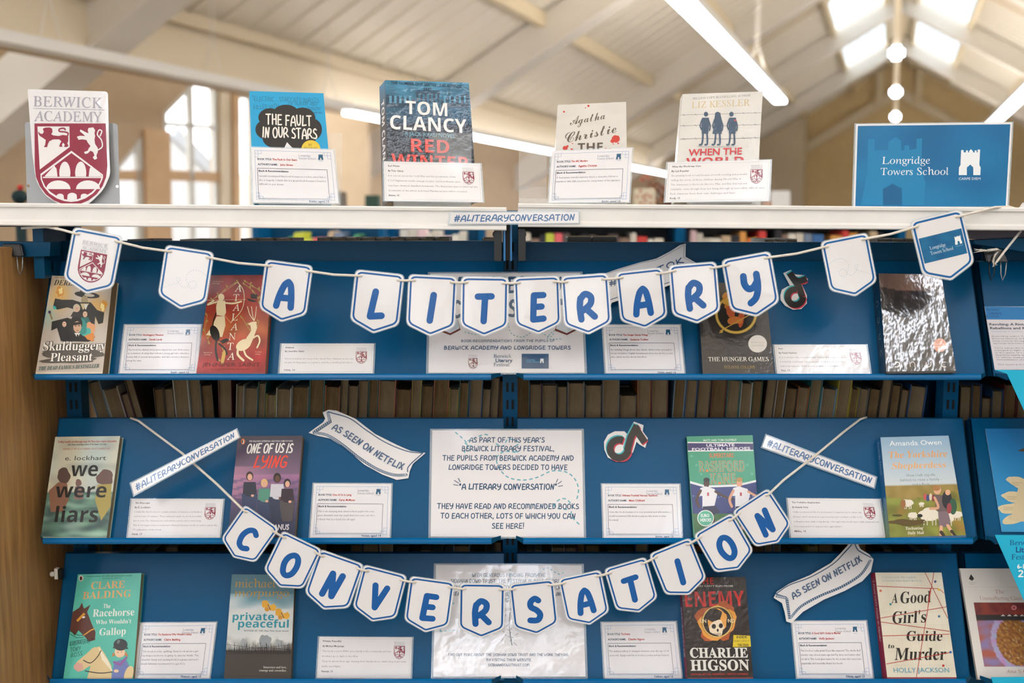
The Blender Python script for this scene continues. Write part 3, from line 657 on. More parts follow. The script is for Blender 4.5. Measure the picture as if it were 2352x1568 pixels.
# wooden end panel
e = empty('end_panel', (-.965, 2.1, 0), 'beech laminate end panel on the left of the unit', 'panel')
MB().box(-.985, -.953, 1.86, 2.47, 0, 1.445).build('panel_board', M['wood'], e, bev=.002)
for (x, y) in ((101, 610), (127, 1318)):
    p = at(x, y, 2.14); c = empty('panel_fixing', p, 'small white plastic fixing on the %s of the wooden end panel' % ('upper edge' if y < 700 else 'lower part'), 'fixing')
    MB().box(p.x-.002, p.x+.005, p.y, p.y+.01, p.z-.011, p.z+.011).build('fixing_plate', M['whiteplastic'], c)
    MB().ball(p+Vector((-.006, 0, 0)), .0055, 10).build('screw_cap', M['whiteplastic'], c, smooth=True)
    MB().box(p.x+.005, p.x+.014, p.y, p.y+.01, p.z-.011, p.z+.009).build('fixing_block', M['black'], c)
# ---- flat shelves for the books facing the other side
for (zz, nm, x0, x1) in ((.945, 'upper', -.9, 2.0), (.60, 'lower', -.9, 2.0), (1.27, 'top', -.9, 2.0)):
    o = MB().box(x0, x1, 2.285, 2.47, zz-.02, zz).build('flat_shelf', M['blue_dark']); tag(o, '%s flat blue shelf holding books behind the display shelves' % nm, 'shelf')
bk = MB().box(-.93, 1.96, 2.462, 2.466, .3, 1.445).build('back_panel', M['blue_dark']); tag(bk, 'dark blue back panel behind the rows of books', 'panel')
BC = {'black': '#151515', 'dark red': '#5a1518', 'green': '#1c4a38', 'white': '#b9b9b2', 'teal': '#1a6a68', 'blue': '#1d4f80', 'grey': '#6a6c6a', 'purple': '#5a2348', 'orange': '#9a5a28', 'yellow': '#a89a3a', 'brown': '#4a3626', 'sky blue': '#7a9ab0'}
bcm = {k: mat('book cloth '+k, v, .45, coat=.2) for k, v in BC.items()}
def book_unit(name='book'):
    """1 x 1 x 1 fore-edge-out book: covers left/right, spine at the back"""
    cv = MB(); cv.box(-.5, -.44, 0, 1, 0, 1); cv.box(.44, .5, 0, 1, 0, 1); cv.box(-.5, .5, .97, 1, 0, 1)
    pg = MB(); n = 6; pr = [(-.44, .04), (-.2, .055), (0, .06), (.2, .055), (.44, .04), (.44, .96), (-.44, .96)]
    pg.prism([Vector((x, y, .015)) for x, y in pr], (0, 0, .965)); return cv.mesh('cover'), pg.mesh('page_block')
cm_, pm_ = book_unit(); covers = {}
for k, m in bcm.items(): c2 = cm_.copy(); c2.materials.append(m); covers[k] = c2
pages = []
for m in (M['pages'], M['pages_old']): p2 = pm_.copy(); p2.materials.append(m); pages.append(p2)
wraps = MB(); wraps.box(-.5, .5, 0, .3, 1.0, 1.006); wrapm = wraps.mesh('sleeve_flap'); wrapm.materials.append(M['acrylic'])
def back_book(x, z, w, h, col, pg, lean, label, group, dep=.13, wrap=False):
    r = empty('book', (x, 2.287, z), label, 'book', group); r.scale = (w, dep, h); r.rotation_euler = (0, lean, 0)
    for nm, me in (('cover', covers[col]), ('page_block', pages[pg])):
        o = bpy.data.objects.new(nm, me); o.parent = r; C.objects.link(o)
    if wrap: o = bpy.data.objects.new('plastic_sleeve', wrapm); o.parent = r; C.objects.link(o)
def book_row(xa, xb, z, seq, nm, group, hr, leans, seed, ymin=None):
    rr = random.Random(seed); x = at(xa, 900, 2.29).x; x1 = at(xb, 900, 2.29).x; k = 0
    while x < x1:
        w = rr.choice([.016, .02, .024, .028, .032, .036]); k += 1; c = rr.choice(seq); u = (x-at(xa, 900, 2.29).x)/(x1-at(xa, 900, 2.29).x)
        ln = leans(u); hh = rr.uniform(*hr)
        if rr.random() < .22: hh *= .92
        back_book(x+w/2, z, w, hh, c, int(rr.random() < .35), ln, '%s-covered book, %s from the left %s' % (c, ordn(k), nm), group, wrap=rr.random() < .4)
        x += (w+.0012)/math.cos(ln)
seqA = ['black', 'dark red', 'green', 'white', 'teal', 'blue', 'grey', 'purple', 'black', 'brown', 'orange', 'yellow', 'black', 'sky blue', 'brown']
book_row(258, 1142, .945, seqA, 'in the gap below the top left shelf', 'books fore-edge out behind the top left display shelf', (.195, .235), lambda u: -.25 if u < .12 else (-.06 if u < .25 else (.05 if u > .3 else 0)), 11)
book_row(1186, 2085, .945, seqA, 'in the gap below the top right shelf', 'books fore-edge out behind the top right display shelf', (.195, .235), lambda u: 0 if u < .35 else (.06 if u < .6 else .1), 12)
book_row(2205, 2450, .945, ['black', 'blue', 'brown', 'dark red'], 'in the gap at the far right', 'books fore-edge out behind the far right display shelf', (.19, .205), lambda u: .0, 13)
book_row(200, 1142, .60, seqA, 'in the dark gap below the middle left shelf', 'books behind the middle left display shelf', (.17, .21), lambda u: 0, 14)
book_row(1186, 2150, .60, seqA, 'in the dark gap below the middle right shelf', 'books behind the middle right display shelf', (.17, .21), lambda u: 0, 15)
# book tops peeping over the dark strip
def peep(x0, x1, yt, c, lab, n=1):
    for k in range(n):
        a_ = at(x0+(x1-x0)*k/n, yt, 2.32); b_ = at(x0+(x1-x0)*(k+1)/n-2, yt, 2.32); hh = a_.z-1.27
        back_book((a_.x+b_.x)/2, 1.27, b_.x-a_.x, hh, c, 0, 0, lab % ordn(k+1) if n > 1 else lab, 'books peeping over the dark blue strip', wrap=True)
peep(305, 365, 549, 'black', 'dark book top over the strip left of the blank pennant')
peep(424, 505, 549, 'grey', 'grey book top over the strip behind the blank pennant')
peep(562, 680, 547, 'brown', 'worn brown book top, %s of the group above the red paperback', 3)
peep(735, 1035, 545, 'brown', 'frayed book top, %s from the left in the long group left of the centre post', 9)
peep(1108, 1140, 546, 'grey', 'thin book top beside the centre post')
peep(1194, 1226, 555, 'white', 'thin pale book top right of the centre post')
for k, (x0, x1) in enumerate(((1304, 1360), (1362, 1418))):
    a_, b_ = at(x0, 541, 2.3), at(x1, 541, 2.3); e = empty('box_file', ((a_.x+b_.x)/2, 2.3, 1.27), 'open black box with a pale rim over the strip, %s of the pair' % ('left' if k == 0 else 'right'), 'box')
    MB().box(a_.x, b_.x, 2.31, 2.42, 1.27, a_.z-.003).build('box_body', M['black'], e, bev=.002)
    MB().box(a_.x, b_.x, 2.308, 2.31, a_.z-.003, a_.z).build('rim', cmat('#c8b890'), e)
peep(1748, 1824, 548, 'white', 'plastic sleeved book top, %s left of the right blank pennant', 3)
peep(2004, 2096, 548, 'grey', 'dark sleeved book top, %s behind the right blank pennant', 3)
# ================= PRINTED THINGS =================
F1, F2, F3, F4, F5, F6 = (0, 160, 2.904), (780, 160, 2.904), (1500, 160, 2.703), (0, 600, 3.36), (680, 600, 3.36), (1340, 600, 2.324)
G1, G2, G3, G4, G5 = (0, 940, 2.497), (680, 920, 2.42), (1340, 940, 2.4964), (1740, 940, 2.497), (2200, 1200, 4.263)
INK, NAVY, PEN, MAR, WHT = '#2e2e34', '#0a4a72', '#0b5ea8', '#8c2a44', '#e6e5e6'
def rounded(pts, rs, k=5):
    out = []; n = len(pts)
    for i in range(n):
        p, a, b = Vector(pts[i]).to_2d(), Vector(pts[i-1]).to_2d(), Vector(pts[(i+1) % n]).to_2d(); r = rs[i] if isinstance(rs, (list, tuple)) else rs
        if r <= 0: out.append((p.x, p.y)); continue
        u, v = (a-p).normalized(), (b-p).normalized(); s0, s1 = p+u*r, p+v*r
        for j in range(k+1):
            t = j/k; q = s0*(1-t)**2+p*2*t*(1-t)+s1*t*t; out.append((q.x, q.y))
    return out
def bil(P, u, v): return P[0]*((1-u)*(1-v))+P[1]*(u*(1-v))+P[2]*(u*v)+P[3]*((1-u)*v)
def crest(cv, x, y, w, col=MAR, text=True, bw='#e6e5e6', hq=1):
    """school shield; x,y = top left of the shield, w = width"""
    k = w/487; f = lambda pts: [(x+(a-228)*k, y+(b-358)*k) for a, b in pts]
    sh = [(230, 358), (705, 358), (716, 640), (708, 715), (685, 775), (645, 830), (590, 872), (530, 897), (475, 905), (420, 897), (360, 872), (305, 830), (265, 775), (240, 715), (232, 640)]
    cv.poly(f(sh), col)
    cv.poly(f([(250, 378), (463, 378), (465, 515), (266, 665)]), bw)
    ins = [(270, 695), (477, 540), (688, 700), (684, 730), (660, 780), (620, 825), (570, 858), (520, 876), (475, 882), (430, 876), (380, 858), (330, 825), (292, 780), (272, 730)]
    cv.poly(f(ins), bw)
    cv.poly(f([(278, 705), (477, 555), (680, 706), (672, 735), (650, 778), (612, 816), (565, 846), (517, 864), (475, 870), (433, 864), (385, 846), (338, 816), (302, 778), (282, 735)]), col)
    # bridge arches
    cv.poly(f([(300, 708), (362, 640), (378, 660), (384, 712), (300, 712)]), bw)
    cv.poly(f([(592, 712), (598, 660), (612, 640), (678, 708), (678, 712)]), bw)
    for cx in (433, 539): cv.poly(f([(cx-35, 712)]+[(cx-37*math.cos(t*math.pi/10), 690-78*math.sin(t*math.pi/10)) for t in range(0, 11)]+[(cx+35, 712)]), bw)
    cv.poly(f([(285, 714), (690, 714), (686, 722), (288, 722)]), bw)
    for cx in (390, 588): cv.poly(f([(cx-82, 796)]+[(cx-80*math.cos(t*math.pi/10), 792-54*math.sin(t*math.pi/10)) for t in range(0, 11)]+[(cx+82, 796)]), bw)
    for cx, r, yb, yc in ((402, 25, 843, 862), (482, 33, 872, 872), (563, 25, 862, 843)): cv.poly(f([(cx-r, yb)]+[(cx-r*math.cos(t*math.pi/8), 845-r*.75*math.sin(t*math.pi/8)) for t in range(1, 8)]+[(cx+r, yc)]), bw)
    g = lambda pts, ww, c: cv.line(f(pts), ww*k, c, sm=len(pts) > 2)
    z = lambda pts: [(p[0]*.8889, (p[1]/3.267-160)*2.904) for p in pts]
    cv.poly(f(z([(290, 985), (300, 1000), (318, 1005), (330, 990), (322, 965), (340, 957), (375, 955), (392, 965), (395, 990), (385, 1005), (400, 1015), (440, 1020), (470, 1012), (500, 1015), (513, 1030), (512, 1060), (505, 1075), (515, 1095), (500, 1103), (480, 1100), (488, 1085), (475, 1070), (465, 1085), (470, 1100), (445, 1100), (450, 1080), (462, 1060), (445, 1045), (400, 1045), (370, 1060), (360, 1080), (355, 1103), (330, 1103), (340, 1085), (345, 1050), (325, 1035), (300, 1020), (288, 1000)])), col)
    g(z([(505, 1025), (512, 1000), (490, 990), (448, 985), (448, 967), (480, 962), (490, 972)]), 10, col)
    cv.poly(f(z([(665, 960), (700, 955), (715, 975), (710, 1000), (715, 1020), (710, 1050), (715, 1080), (735, 1110), (735, 1140), (725, 1165), (730, 1190), (710, 1198), (697, 1180), (710, 1165), (700, 1140), (680, 1130), (660, 1150), (640, 1155), (632, 1140), (660, 1130), (665, 1115), (680, 1095), (660, 1070), (650, 1050), (620, 1045), (590, 1048), (578, 1025), (600, 1018), (640, 1020), (625, 1005), (600, 985), (605, 970), (640, 990), (665, 1000), (660, 975)])), bw)
    g(z([(735, 1125), (768, 1100), (762, 1050), (732, 1010), (745, 975), (765, 985), (752, 1020)]), 8, bw)
    if text:
        c2 = '#a9a9b3' if w > 60 else '#b4b6ba'
        cv.T('BERWICK', x+w*.49, y-w*.235, w*.125, c2, 'ser', w=w*.96); cv.T('ACADEMY', x+w*.49, y-w*.035, w*.125, c2, 'ser', w=w*.96)
        cv.line([(x+w*.0, y-w*.2), (x+w*.98, y-w*.2)], w*.008, c2, caps=False)
CAS = [(15, 6), (30, 6), (30, 20), (45, 20), (45, 8), (57, 8), (57, 20), (64, 20), (64, 13), (75, 0), (88, 13), (88, 20), (99, 20), (99, 8), (110, 8), (110, 20), (117, 20), (117, 3), (132, 3), (127, 98), (135, 113), (133, 160), (90, 160), (90, 113), (72, 95), (50, 113), (50, 160), (0, 160), (2, 113), (11, 98)]
def castle(cv, x, y, w, col): cv.poly([(x+a*w/137, y+b*w/137) for a, b in CAS], col)
def body(name, P, t, n, m, parent, ext=0):
    """thin sheet/box behind 4 corners"""
    return MB().hexa([P[3]-n*t, P[2]-n*t, P[1]-n*t, P[0]-n*t, P[3], P[2], P[1], P[0]]).build(name, m, parent)
def film_ring(P, n, parent, w=.0022):
    c = sum(P, Vector())/4; out = [p+(p-c).normalized()*w*1.6 for p in P]
    mb = MB().prism(out, -n*.0006, holes=[P]); return mb.build('laminate_edge', M['film'], parent)
def card(q, pl, label, m='lam', group='printed recommendation cards'):
    P = [hit(x, y, pl) for x, y in q]; n = pl[1]
    e = empty('recommendation_card', (P[2]+P[3])/2, label, 'card', group)
    body('paper', P, .0008, n, cmat(WHT, .4), e); film_ring(P, n, e)
    return e, P
PAPER = cmat(WHT, .4)
def lt_card(q, pl, title, author, lines, who, label, m='lam', serifb=False):
    e, P = card(q, pl, label); W = 100; H = 100*((P[3]-P[0]).length/(P[1]-P[0]).length)
    cv = Cv(q, pl, W=W, H=H, P=P); cv.bgc('#e4e4e8'); f = '#5f93c4'; k = H/66
    for a, b in ((4, 4), (8, 3)): cv.frame(4, 3.6*k, 96, H-3.6*k, .35, f); break
    cv.frame(7, 6.6*k, 93, H-6.6*k, .0, f) if False else None
    for cx, cy, sx, sy in ((4, 3.6*k, 1, 1), (96, 3.6*k, -1, 1), (4, H-3.6*k, 1, -1), (96, H-3.6*k, -1, -1)):
        for (a, b, c_, d) in ((0, 0, 4, 4*k), (4, 0, 8, 4*k), (0, 4*k, 4, 8*k)): cv.frame(cx+a*sx, cy+b*sy, cx+c_*sx, cy+d*sy, .3, f)
    cv.T('BOOK TITLE:', 7, 15*k, 2.2*k, '#2f4a66', 'bold', w=17, al='l'); cv.T(title, 25, 15*k, 2.3*k, '#c0392f', 'bold', w=min(1.35*len(title), 60), al='l')
    cv.T("AUTHOR'S NAME:", 7, 21.3*k, 2.2*k, '#2f4a66', 'bold', w=24, al='l'); cv.T(author, 34, 21.3*k, 2.3*k, '#c0392f', 'bold', w=1.55*len(author), al='l')
    cv.frame(6.5, 25*k, 90, 61*k, .45, '#3c4c66')
    cv.T('Blurb & Recommendation:', 7.8, 29.2*k, 2.2*k, '#3a4a60', 'bold', w=36, al='l')
    for i, l in enumerate(lines): cv.T(l, 7.6, (35.2+4.9*i)*k, 2.1*k, '#7a7f8c', 'ser' if serifb else 'sans2', w=min(80, 1.36*len(l)), al='l', res=1 if serifb else 0)
    cv.T(who, 89, 66*k if H < 66 else 65*k, 2.2*k, '#26527c', 'bold', w=1.65*len(who), al='r')
    cv.T('Longridge', 57, 9.4*k, 2.2*k, '#8b94a8', 'ser', w=15, al='l'); cv.T('Towers School', 57, 12.9*k, 2.2*k, '#8b94a8', 'ser', w=21, al='l')
    castle(cv, 80.5, 6*k, 6.2, '#155a80'); cv.rect(80.5, 14.2*k, 86.7, 14.5*k, '#7f9ab0')
    cv.build('card_print', M[m], e); return e
def ba_card(q, pl, lines, label, m='lam', bold=(0, 1)):
    e, P = card(q, pl, label); H = 100*((P[3]-P[0]).length/(P[1]-P[0]).length)
    cv = Cv(q, pl, W=100, H=H, P=P); cv.bgc('#e5e5e7'); cv.frame(1.6, 1.6, 98.4, H-1.6, .22, '#b4bcc6')
    n = len(lines); y0 = 5.2; st = min(5.2, (H-8)/max(1, n-1))
    for i, l in enumerate(lines):
        b = i in bold or i == n-1
        cv.T(l, 4.2, y0+st*i, 1.75, '#4a4a50' if b else '#85858d', 'bold' if b else 'sans2', w=min(1.22*len(l), 92 if y0+st*i > 25 else 74), al='l', res=1)
    crest(cv, 81, 9, 12); cv.build('card_print', M[m], e); return e
def dbook(name, q, base, t, label, art, fr=None, m='gloss', ccol='#303030', pg='pages', group=None, spine=None, ext=.004, cat='book', hard=False, pin=.0015):
    pl = shift(base, t); P = [hit(x, y, pl) for x, y in q]; n = pl[1]
    d3, d2 = (P[3]-P[0]).normalized()*ext, (P[2]-P[1]).normalized()*ext
    R = [P[0], P[1], P[2]+d2, P[3]+d3]; xd = (P[1]-P[0]).normalized(); yd = (P[0]-P[3]).normalized()
    e = empty(name, (R[2]+R[3])/2-n*t, label, cat, group)
    c = .0022 if hard else .0007; mb = MB()
    for a_ in (0, t-c): mb.hexa([p-n*(a_+c) for p in (R[3], R[2], R[1], R[0])]+[p-n*a_ for p in (R[3], R[2], R[1], R[0])])
    mb.hexa([R[3]-n*t, R[3]+xd*c-n*t, R[0]+xd*c-n*t, R[0]-n*t, R[3], R[3]+xd*c, R[0]+xd*c, R[0]])
    mb.build('cover', cmat(ccol, .45, .3), e)
    i = .003 if hard else pin; Q = [R[0]+xd*c-yd*i, R[1]-xd*(i+.0006)-yd*i, R[2]-xd*(i+.0006)+yd*i, R[3]+xd*c+yd*i]
    MB().hexa([p-n*(t-c) for p in (Q[3], Q[2], Q[1], Q[0])]+[p-n*c for p in (Q[3], Q[2], Q[1], Q[0])]).build('page_block', M[pg], e)
    cv = Cv(q, pl, fr, P=P); art(cv); cv.build('cover_print', M[m], e)
    if spine:
        s_ = Cv([(0, 0), (1, 0), (1, 1), (0, 1)], (P[0], -xd), W=t*1000, H=(P[0]-P[3]).length*1000, P=[P[0]-n*t, P[0], P[3], P[3]-n*t]); spine(s_); s_.build('spine_print', M[m], e)
    return e
def person(cv, x, y, h, skin, hair, top, bot, a=0, arms=True):
    cv.blob(x, y-h*.87, h*.062, h*.08, skin); cv.blob(x, y-h*.92, h*.07, h*.055, hair)
    cv.poly([(x-h*.13, y-h*.77), (x+h*.13, y-h*.77), (x+h*.1, y-h*.42), (x-h*.1, y-h*.42)], top)
    cv.poly([(x-h*.1, y-h*.44), (x+h*.1, y-h*.44), (x+h*.09, y), (x+h*.02, y), (x, y-h*.3), (x-h*.03, y), (x-h*.1, y)], bot)
    if arms: cv.line([(x-h*.12, y-h*.73), (x-h*.2, y-h*.52), (x-h*.1, y-h*.42)], h*.055, top); cv.line([(x+h*.12, y-h*.73), (x+h*.19, y-h*.5)], h*.055, top)
N3 = lambda x, y, z=0: noise.noise(Vector((x, y, z)))
# --- cover art (generic stand-ins for the pictures; titles as printed)
def a_fault(c):
    c.bgc('#08a2d8'); d = '#0b6d94'
    c.Hd('"ELECTRIC... STACCATO BURSTS', 1905, 215, 30, d, .1, w=455, a=0, jit=.12); c.Hd('FILLED WITH', 1775, 262, 28, d, .11, w=170, a=4, jit=.1); c.Hd('OF HUMOR AND', 2020, 240, 24, d, .11, w=200, a=2, jit=.1); c.Hd('TRAGEDY."', 2095, 270, 20, d, .12, w=100); c.Hd('- NEW YORK TIMES', 2105, 294, 12, d, .14, w=90)
    for b in ((1800, 320, 78, 62), (1905, 300, 90, 66), (2015, 325, 88, 72), (2085, 400, 62, 72), (1775, 400, 72, 66), (1850, 460, 100, 68), (1985, 465, 120, 66), (1925, 390, 170, 90)): c.blob(*b, '#191a1d')
    c.Hd('THE FAULT', 1926, 372, 66, '#eeeae2', .14, w=305, a=-1, jit=.06); c.Hd('IN OUR STARS', 1932, 458, 66, '#eeeae2', .14, w=362, a=-1, jit=.06)
    c.poly([(1893, 525), (1912, 486), (1950, 525)], '#e8e8ea'); c.blob(2072, 530, 64, 58, '#e6c83c'); c.T('#1', 2065, 510, 16, '#5a5020', 'sans'); c.T('NEW YORK TIMES', 2072, 530, 12, '#5a5020', 'sans', w=90)
    c.line([(1655, 165), (1700, 900)], 3, '#6cd2ec')
def a_red(c):
    def g(u, v):
        t = v/.35; b = mix(hx('#3f9cc6'), hx('#1c4a68'), t) if t < 1 else mix(hx('#22303e'), hx('#2a2728'), (v-.35)*2)
        return mix(b, (0, 0, 0), .12+.2*N3(u*7, v*9))
    c.grad(g, 30, 44)
    c.poly([(310, 165), (500, 200), (500, 255), (310, 255)], '#173f58'); c.poly([(670, 200), (862, 160), (862, 255), (670, 255)], '#173f58')
    c.rect(498, 150, 668, 162, '#15405c'); c.rect(506, 138, 660, 148, '#1a4c6a')
    for k in range(6): c.rect(508+k*28, 162, 520+k*28, 225, '#12384f')
    for k in range(5): c.rect(330+k*32, 175, 346+k*32, 225, '#4f94b4'); c.rect(690+k*34, 175, 704+k*34, 225, '#4f94b4')
    for k in range(4): c.blob(560+k*14, 130, 5, 10, '#15405c')
    c.line([(727, 130), (727, 215)], 3, '#12384f'); c.blob(727, 160, 6, 6, '#12384f')
    c.T('THE NUMBER ONE BESTSELLING AUTHOR', 578, 110, 20, '#0d3049', 'mono', w=490, a=-1.5)
    c.T('TOM', 575, 305, 88, '#f0efec', 'bold', w=282, a=-2); c.T('CLANCY', 590, 412, 92, '#f0efec', 'bold', w=515, a=-2)
    c.T('A JACK RYAN NOVEL', 597, 450, 25, '#7db8cf', 'sans', w=338, a=-1.5); c.T('RED', 600, 556, 88, '#e2493b', 'bold', w=255, a=-1.5); c.T('WINTER', 604, 662, 88, '#e2493b', 'bold', w=515, a=-1.5)
def s_red(c):
    c.grad(lambda u, v: mix(hx('#2f7fa8'), hx('#20262e'), v*3), 4, 20)
    c.T('TOM CLANCY', c.W/2-c.W*.22, c.H*.45, c.W*.45, '#e8e8e8', 'bold', a=-90, w=c.H*.62)
def a_agatha(c):
    c.grad(lambda u, v: mix(hx('#dedcd6'), hx('#cfcdc8'), .5+.5*N3(u*3, v*12)), 14, 30); b = '#5f564c'
    c.T('Agatha', 1655, 350, 52, b, 'script', w=245, a=8); c.T('Christie', 1680, 455, 66, b, 'script', w=350, a=10)
    for x, y, r in ((1497, 281, 7), (1660, 242, 8), (1640, 255, 4), (1843, 463, 28), (1820, 478, 14), (1826, 497, 4), (1858, 493, 6), (1505, 525, 17), (1520, 512, 8), (1553, 494, 4), (1548, 535, 10), (1775, 528, 6), (1805, 532, 9)): c.blob(x, y, r, r*.85, '#c8362c', wob=.15)
    c.T('THE', 1671, 548, 58, '#5a5048', 'bold', w=168); c.T('ABC', 1671, 625, 58, '#5a5048', 'bold', w=168); c.T('MURDERS', 1671, 690, 48, '#5a5048', 'bold', w=300)
def a_kess(c):
    c.grad(lambda u, v: mix(hx('#e0dfdb'), hx('#cfcfcb'), .4+.6*N3(u*4, v*5)), 16, 24)
    c.T('MILLION COPY BESTSELLING AUTHOR', 425, 176, 13, '#56565a', 'ser', w=364, a=1.5); c.T('LIZ KESSLER', 420, 232, 40, '#cbb786', 'ser', w=365, a=1)
    for y0, y1 in ((283, 268), (350, 342), (432, 424)):
        c.line([(170, y0), (300, y0-4), (420, y1+8), (540, y1+4), (670, y1)], 2.2, '#6a6c70')
        for k in range(7): x = 190+k*74; y = y0+(y1-y0)*(x-170)/500; c.line([(x-5, y-5), (x+6, y+5)], 2, '#6a6c70')
    n = '#34506c'
    for x, dr, bw in ((322, 0, 0), (400, 1, 0), (490, 0, 1)):
        c.blob(x+(6 if x < 380 else (0 if dr else -4)), 278, 13, 15, n)
        if dr: c.poly([(x-14, 268), (x+16, 268), (x+24, 310), (x-20, 310)], n)
        c.poly([(x-18, 300), (x+24, 300), (x+26, 350), (x+(26 if dr else 20), 400), (x-(32 if dr else 20), 400), (x-22, 345)], n)
        for s in (-12, 12): c.line([(x+s, 395), (x+s*1.2, 435), (x+s*1.4-4, 465), (x+s*1.4-16, 468)], 11, n, sm=True)
        c.line([(x-18, 310), (x-30, 350), (x-20, 375)], 8, n, sm=True); c.line([(x+20, 310), (x+32, 350), (x+28, 380)], 8, n, sm=True)
    c.rect(503, 312, 515, 322, '#c04a58'); c.blob(400, 478, 130, 4, '#c3c2bf')
    c.T('WHEN THE', 384, 532, 40, '#c8303a', 'bold', w=330, a=1); c.T('WORLD', 382, 590, 44, '#c8303a', 'bold', w=355, a=1)
def a_skul(c):
    def g(u, v):
        b = mix(hx('#cfc9bf'), hx('#b4a99c'), .5+.6*N3(u*2.4, v*2.6)); f = math.exp(-((u-.18)**2+(v-.2)**2)*40)+math.exp(-((u-.78)**2+(v-.33)**2)*55)
        b = mix(b, hx('#e2b25a'), min(.85, f)); return mix(b, hx('#7fc0b8'), .5*math.exp(-((u-.05)**2+(v-.42)**2)*90))
    c.grad(g, 30, 40)
    c.T('NUMBER ONE BESTSELLER', 600, 138, 14, '#6a4a44', 'serif', w=370); c.T('DEREK LANDY', 600, 190, 42, '#141414', 'bital', w=390)
    K = '#171a18'
    c.blob(672, 262, 98, 25, K, a=.12); c.blob(668, 232, 50, 22, K); c.blob(690, 265, 40, 12, '#c8c0b0', a=.1); c.blob(655, 305, 28, 34, '#a89a72', wob=.3)
    c.poly([(620, 320), (700, 320), (750, 380), (805, 400), (795, 480), (760, 490), (735, 430), (720, 600), (560, 610), (520, 500), (590, 380), (520, 360), (440, 378), (410, 350), (425, 290), (480, 300), (560, 300)], K)
    c.poly([(520, 440), (400, 470), (395, 540), (440, 520), (470, 620), (700, 620), (640, 480)], K)
    c.poly([(620, 330), (690, 330), (640, 380)], '#c9bb90'); c.poly([(650, 335), (680, 335), (660, 385)], '#dcdcd4')
    c.blob(462, 240, 32, 38, '#d09030', wob=.5, seed=1); c.blob(470, 232, 18, 24, '#f0dc90', wob=.5, seed=2); c.blob(800, 350, 26, 46, '#d89a34', wob=.5, seed=3, a=.3); c.blob(790, 360, 17, 28, '#f4e39a', wob=.5, seed=4)
    c.poly([(408, 345), (412, 372), (440, 378), (428, 352)], '#2fb0b0')
    for x, y, r, hc, tc in ((592, 365, 22, '#c7bda0', '#26282a'), (655, 408, 22, '#171316', '#1f6a68'), (495, 485, 20, '#101010', '#16181a')):
        c.poly([(x-2.2*r, y+3*r), (x-1.2*r, y+1.3*r), (x+1.2*r, y+1.3*r), (x+2.2*r, y+3.4*r)], tc); c.blob(x, y, r*1.25, r*1.45, hc); c.blob(x+2, y+6, r*.8, r*1.05, '#d9b79c'); c.line([(x-6, y+2), (x+8, y+2)], 3, '#3a2a24'); c.line([(x-2, y+18), (x+6, y+18)], 2.5, '#8a3a30')
    c.blob(690, 530, 42, 60, '#e0a070', wob=.4, seed=5); c.blob(668, 560, 34, 44, '#49b5a8', wob=.4, seed=6); c.blob(640, 520, 30, 60, '#2f8f88', wob=.5, seed=7); c.blob(700, 590, 40, 28, '#d98a3a', wob=.5, seed=9)
    c.poly([(490, 620), (520, 570), (560, 560), (610, 560), (660, 590), (690, 625)], '#101112'); c.blob(595, 485, 42, 52, '#0d0d0d'); c.blob(598, 512, 31, 44, '#cda98a'); c.poly([(566, 480), (630, 470), (626, 492), (570, 500)], '#0d0d0d')
    c.rect(578, 502, 592, 508, '#22160f'); c.rect(604, 500, 618, 506, '#22160f'); c.rect(590, 536, 608, 540, '#7c4a3a'); c.poly([(575, 558), (600, 600), (620, 558)], '#e2e2de'); c.poly([(595, 570), (605, 570), (612, 622), (588, 622)], '#101010')
    c.line([(385, 400), (402, 450)], 12, '#8a7a50'); c.blob(384, 398, 11, 12, '#3a2a50')
    c.blob(560, 700, 250, 60, '#5a554e', wob=.5, seed=11); c.blob(560, 760, 200, 34, '#5a554e', wob=.6, seed=12)
    for o, cl in ((.035, '#0f0f0f'), (0, '#efece4')):
        c.T('Skulduggery', 572, 690, 66, cl, 'serif', w=470, a=1, off=o); c.T('Pleasant', 550, 772, 62, cl, 'serif', w=312, a=1, off=o)
    c.T('THE DEAD FAMOUS BESTSELLER', 530, 832, 28, '#1f5a5a', 'bital', w=445, a=2.5)
